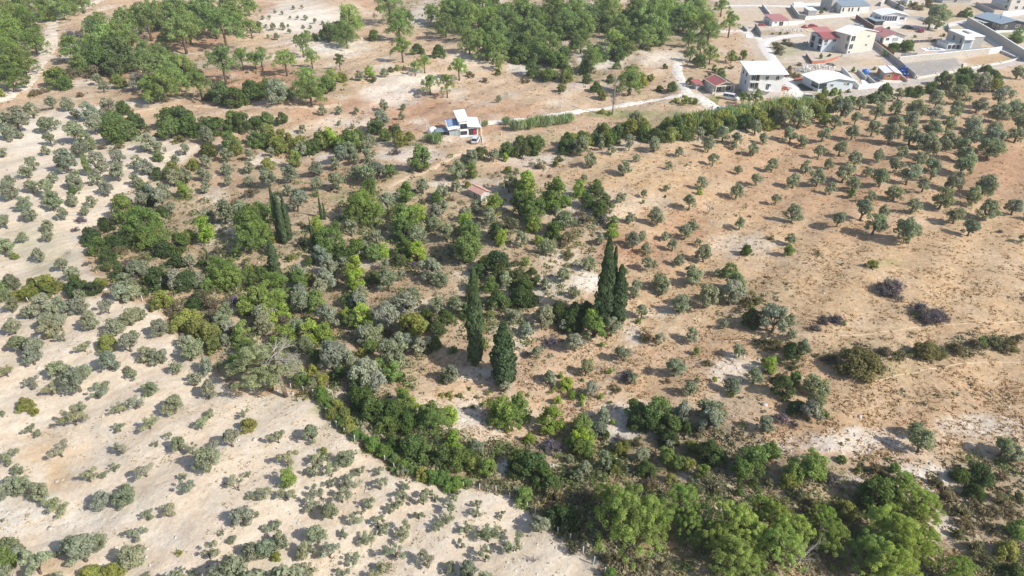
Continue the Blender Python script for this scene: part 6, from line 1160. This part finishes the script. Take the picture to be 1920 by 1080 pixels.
# ---------------------------------------------------------------- wire fence round the sandy grove
WIRE = M('wire', (.35,.35,.34), .5, metal=.5); POSTM = M('fence_post', (.62,.60,.56), .9, .1, .1, 3)
def wire_fence(label, px, hgt, dens=2.6, seed=0, rad=.05):
    P = [on_ground(*p) for p in px]; r = random.Random(seed); root = empty('wire_fence', P[0]); o = P[0]; pts = []
    for i in range(len(P)-1):
        n = max(1, round((P[i+1]-P[i]).length / dens))
        for k in range(n): q = P[i].lerp(P[i+1], k/n); q.z = float(height(q.x, q.y)); pts.append(q)
    pts.append(P[-1]); tops = []
    pm = MB().box(-rad, rad, -rad, rad, -.3, hgt).mesh('post', POSTM)
    for q in pts:
        ob = link('post', pm, root, q-o); ob.rotation_euler = (r.uniform(-.07,.07), r.uniform(-.07,.07), r.uniform(0,1)); ob.scale = (1,1,r.uniform(.85,1.1)); tops.append(q-o)
    for f in (.25, .5, .72, .92): MB().tube([tuple(t + Vector((0,0,hgt*f))) for t in tops], [.012]*len(tops), 3).build('wire', WIRE, root)
    return tag(root, label, 'fence')
wire_fence('wire fence on white posts along the top edge of the near sandy grove', [(30,570),(103,563),(145,554),(187,550),(220,556),(248,562),(268,564)], 1.25)
wire_fence('wire fence following the bushy edge of the near sandy grove', [(546,729),(570,735),(588,742),(598,756),(612,778),(632,802),(665,829),(704,850),(740,880),(783,898),(840,911),(899,919),(930,922),(956,934),(988,952),(1003,966)], 1.25, 2.4)
wire_fence('wire fence from the fence corner down past the big pines', [(1032,990),(1046,1000),(1069,1013),(1093,1037),(1112,1058),(1134,1078),(1160,1105)], 1.3, 2.2)
wire_fence('wire fence with short posts below the farm track', [(940,254),(1012,253),(1041,247),(1080,244),(1103,241),(1148,236)], 1.1, 5, 3, .06)
wire_fence('wire fence beside the meadow left of the farm track bend', [(1034,222),(1052,211),(1054,186),(1052,172)], 1.2, 5, 4, .06)
# garden hedge plants that stand in the village
for i, (X, Y, wp, lb) in enumerate([(1676,98,16,'green hedge bush nearest the brown slat fence'),(1690,92,17,'middle green hedge bush below the red gable house'),(1705,88,18,'leafy hedge bush at the right end of the garden'),(1664,60,10,'round shrub beside the red gable house')]):
    rng = np.random.default_rng(900+i); p = on_ground(X, Y); plant('g', p, wp/metres(X, Y), rng, lb, (.09,.15,.04), hgt=2.6, group='hedge plants in the village garden', name='hedge_bush')
# forest on the rising ground beyond, seen only from elsewhere or at the very top
r = np.random.default_rng(77)
VV, FF, TT, n0 = [], [], [], 0
me = PROTO['stempine'][0][0][1]; a = np.empty(len(me.vertices)*3, np.float32); me.vertices.foreach_get('co', a); A0 = a.reshape(-1, 4, 3)
for k in range(1100):
    y = 425 + 420 * r.random() ** 1.4; x = r.uniform(-1.0, 1.0) * y
    if fbm(np.array([x * .012]), np.array([y * .012]))[0] < .47: continue
    if x > 90 and y < 560: continue
    sel = r.random(len(A0)) < .07; A = A0[sel]; c = A.mean(1, keepdims=True); A = c + (A - c) * 2.9; wv_ = r.uniform(6, 11)
    V = A.reshape(-1, 3) * wv_ * [1,1,.8] + [x, y, float(height(x, y)) - 2]; VV.append(V); FF.append(np.arange(len(V)).reshape(-1, 4) + n0); n0 += len(V); TT.append(r.random(len(A)))
o = link('far_forest', np_mesh('far_forest', np.concatenate(VV), np.concatenate(FF), [M_FOL], np.concatenate(TT))); o.color = (.20,.26,.10,1); tag(o, 'far pine forest on the hills beyond the village', 'forest', kind='stuff')
# ---------------------------------------------------------------- the air between here and the hills
hz = MB().box(-1500, 1500, -60, 1400, -8, 74).build('haze', bpy.data.materials.new('haze_air'))
hm = hz.data.materials[0]; hm.use_nodes = True; hm.node_tree.nodes.clear()
pv = hm.node_tree.nodes.new('ShaderNodeVolumePrincipled'); pv.inputs['Density'].default_value = .00021; pv.inputs['Color'].default_value = (.92, .95, 1, 1); pv.inputs['Anisotropy'].default_value = .2
ho = hm.node_tree.nodes.new('ShaderNodeOutputMaterial'); hm.node_tree.links.new(pv.outputs[0], ho.inputs['Volume']); tag(hz, 'thin bluish summer haze over the valley', 'haze', kind='stuff')
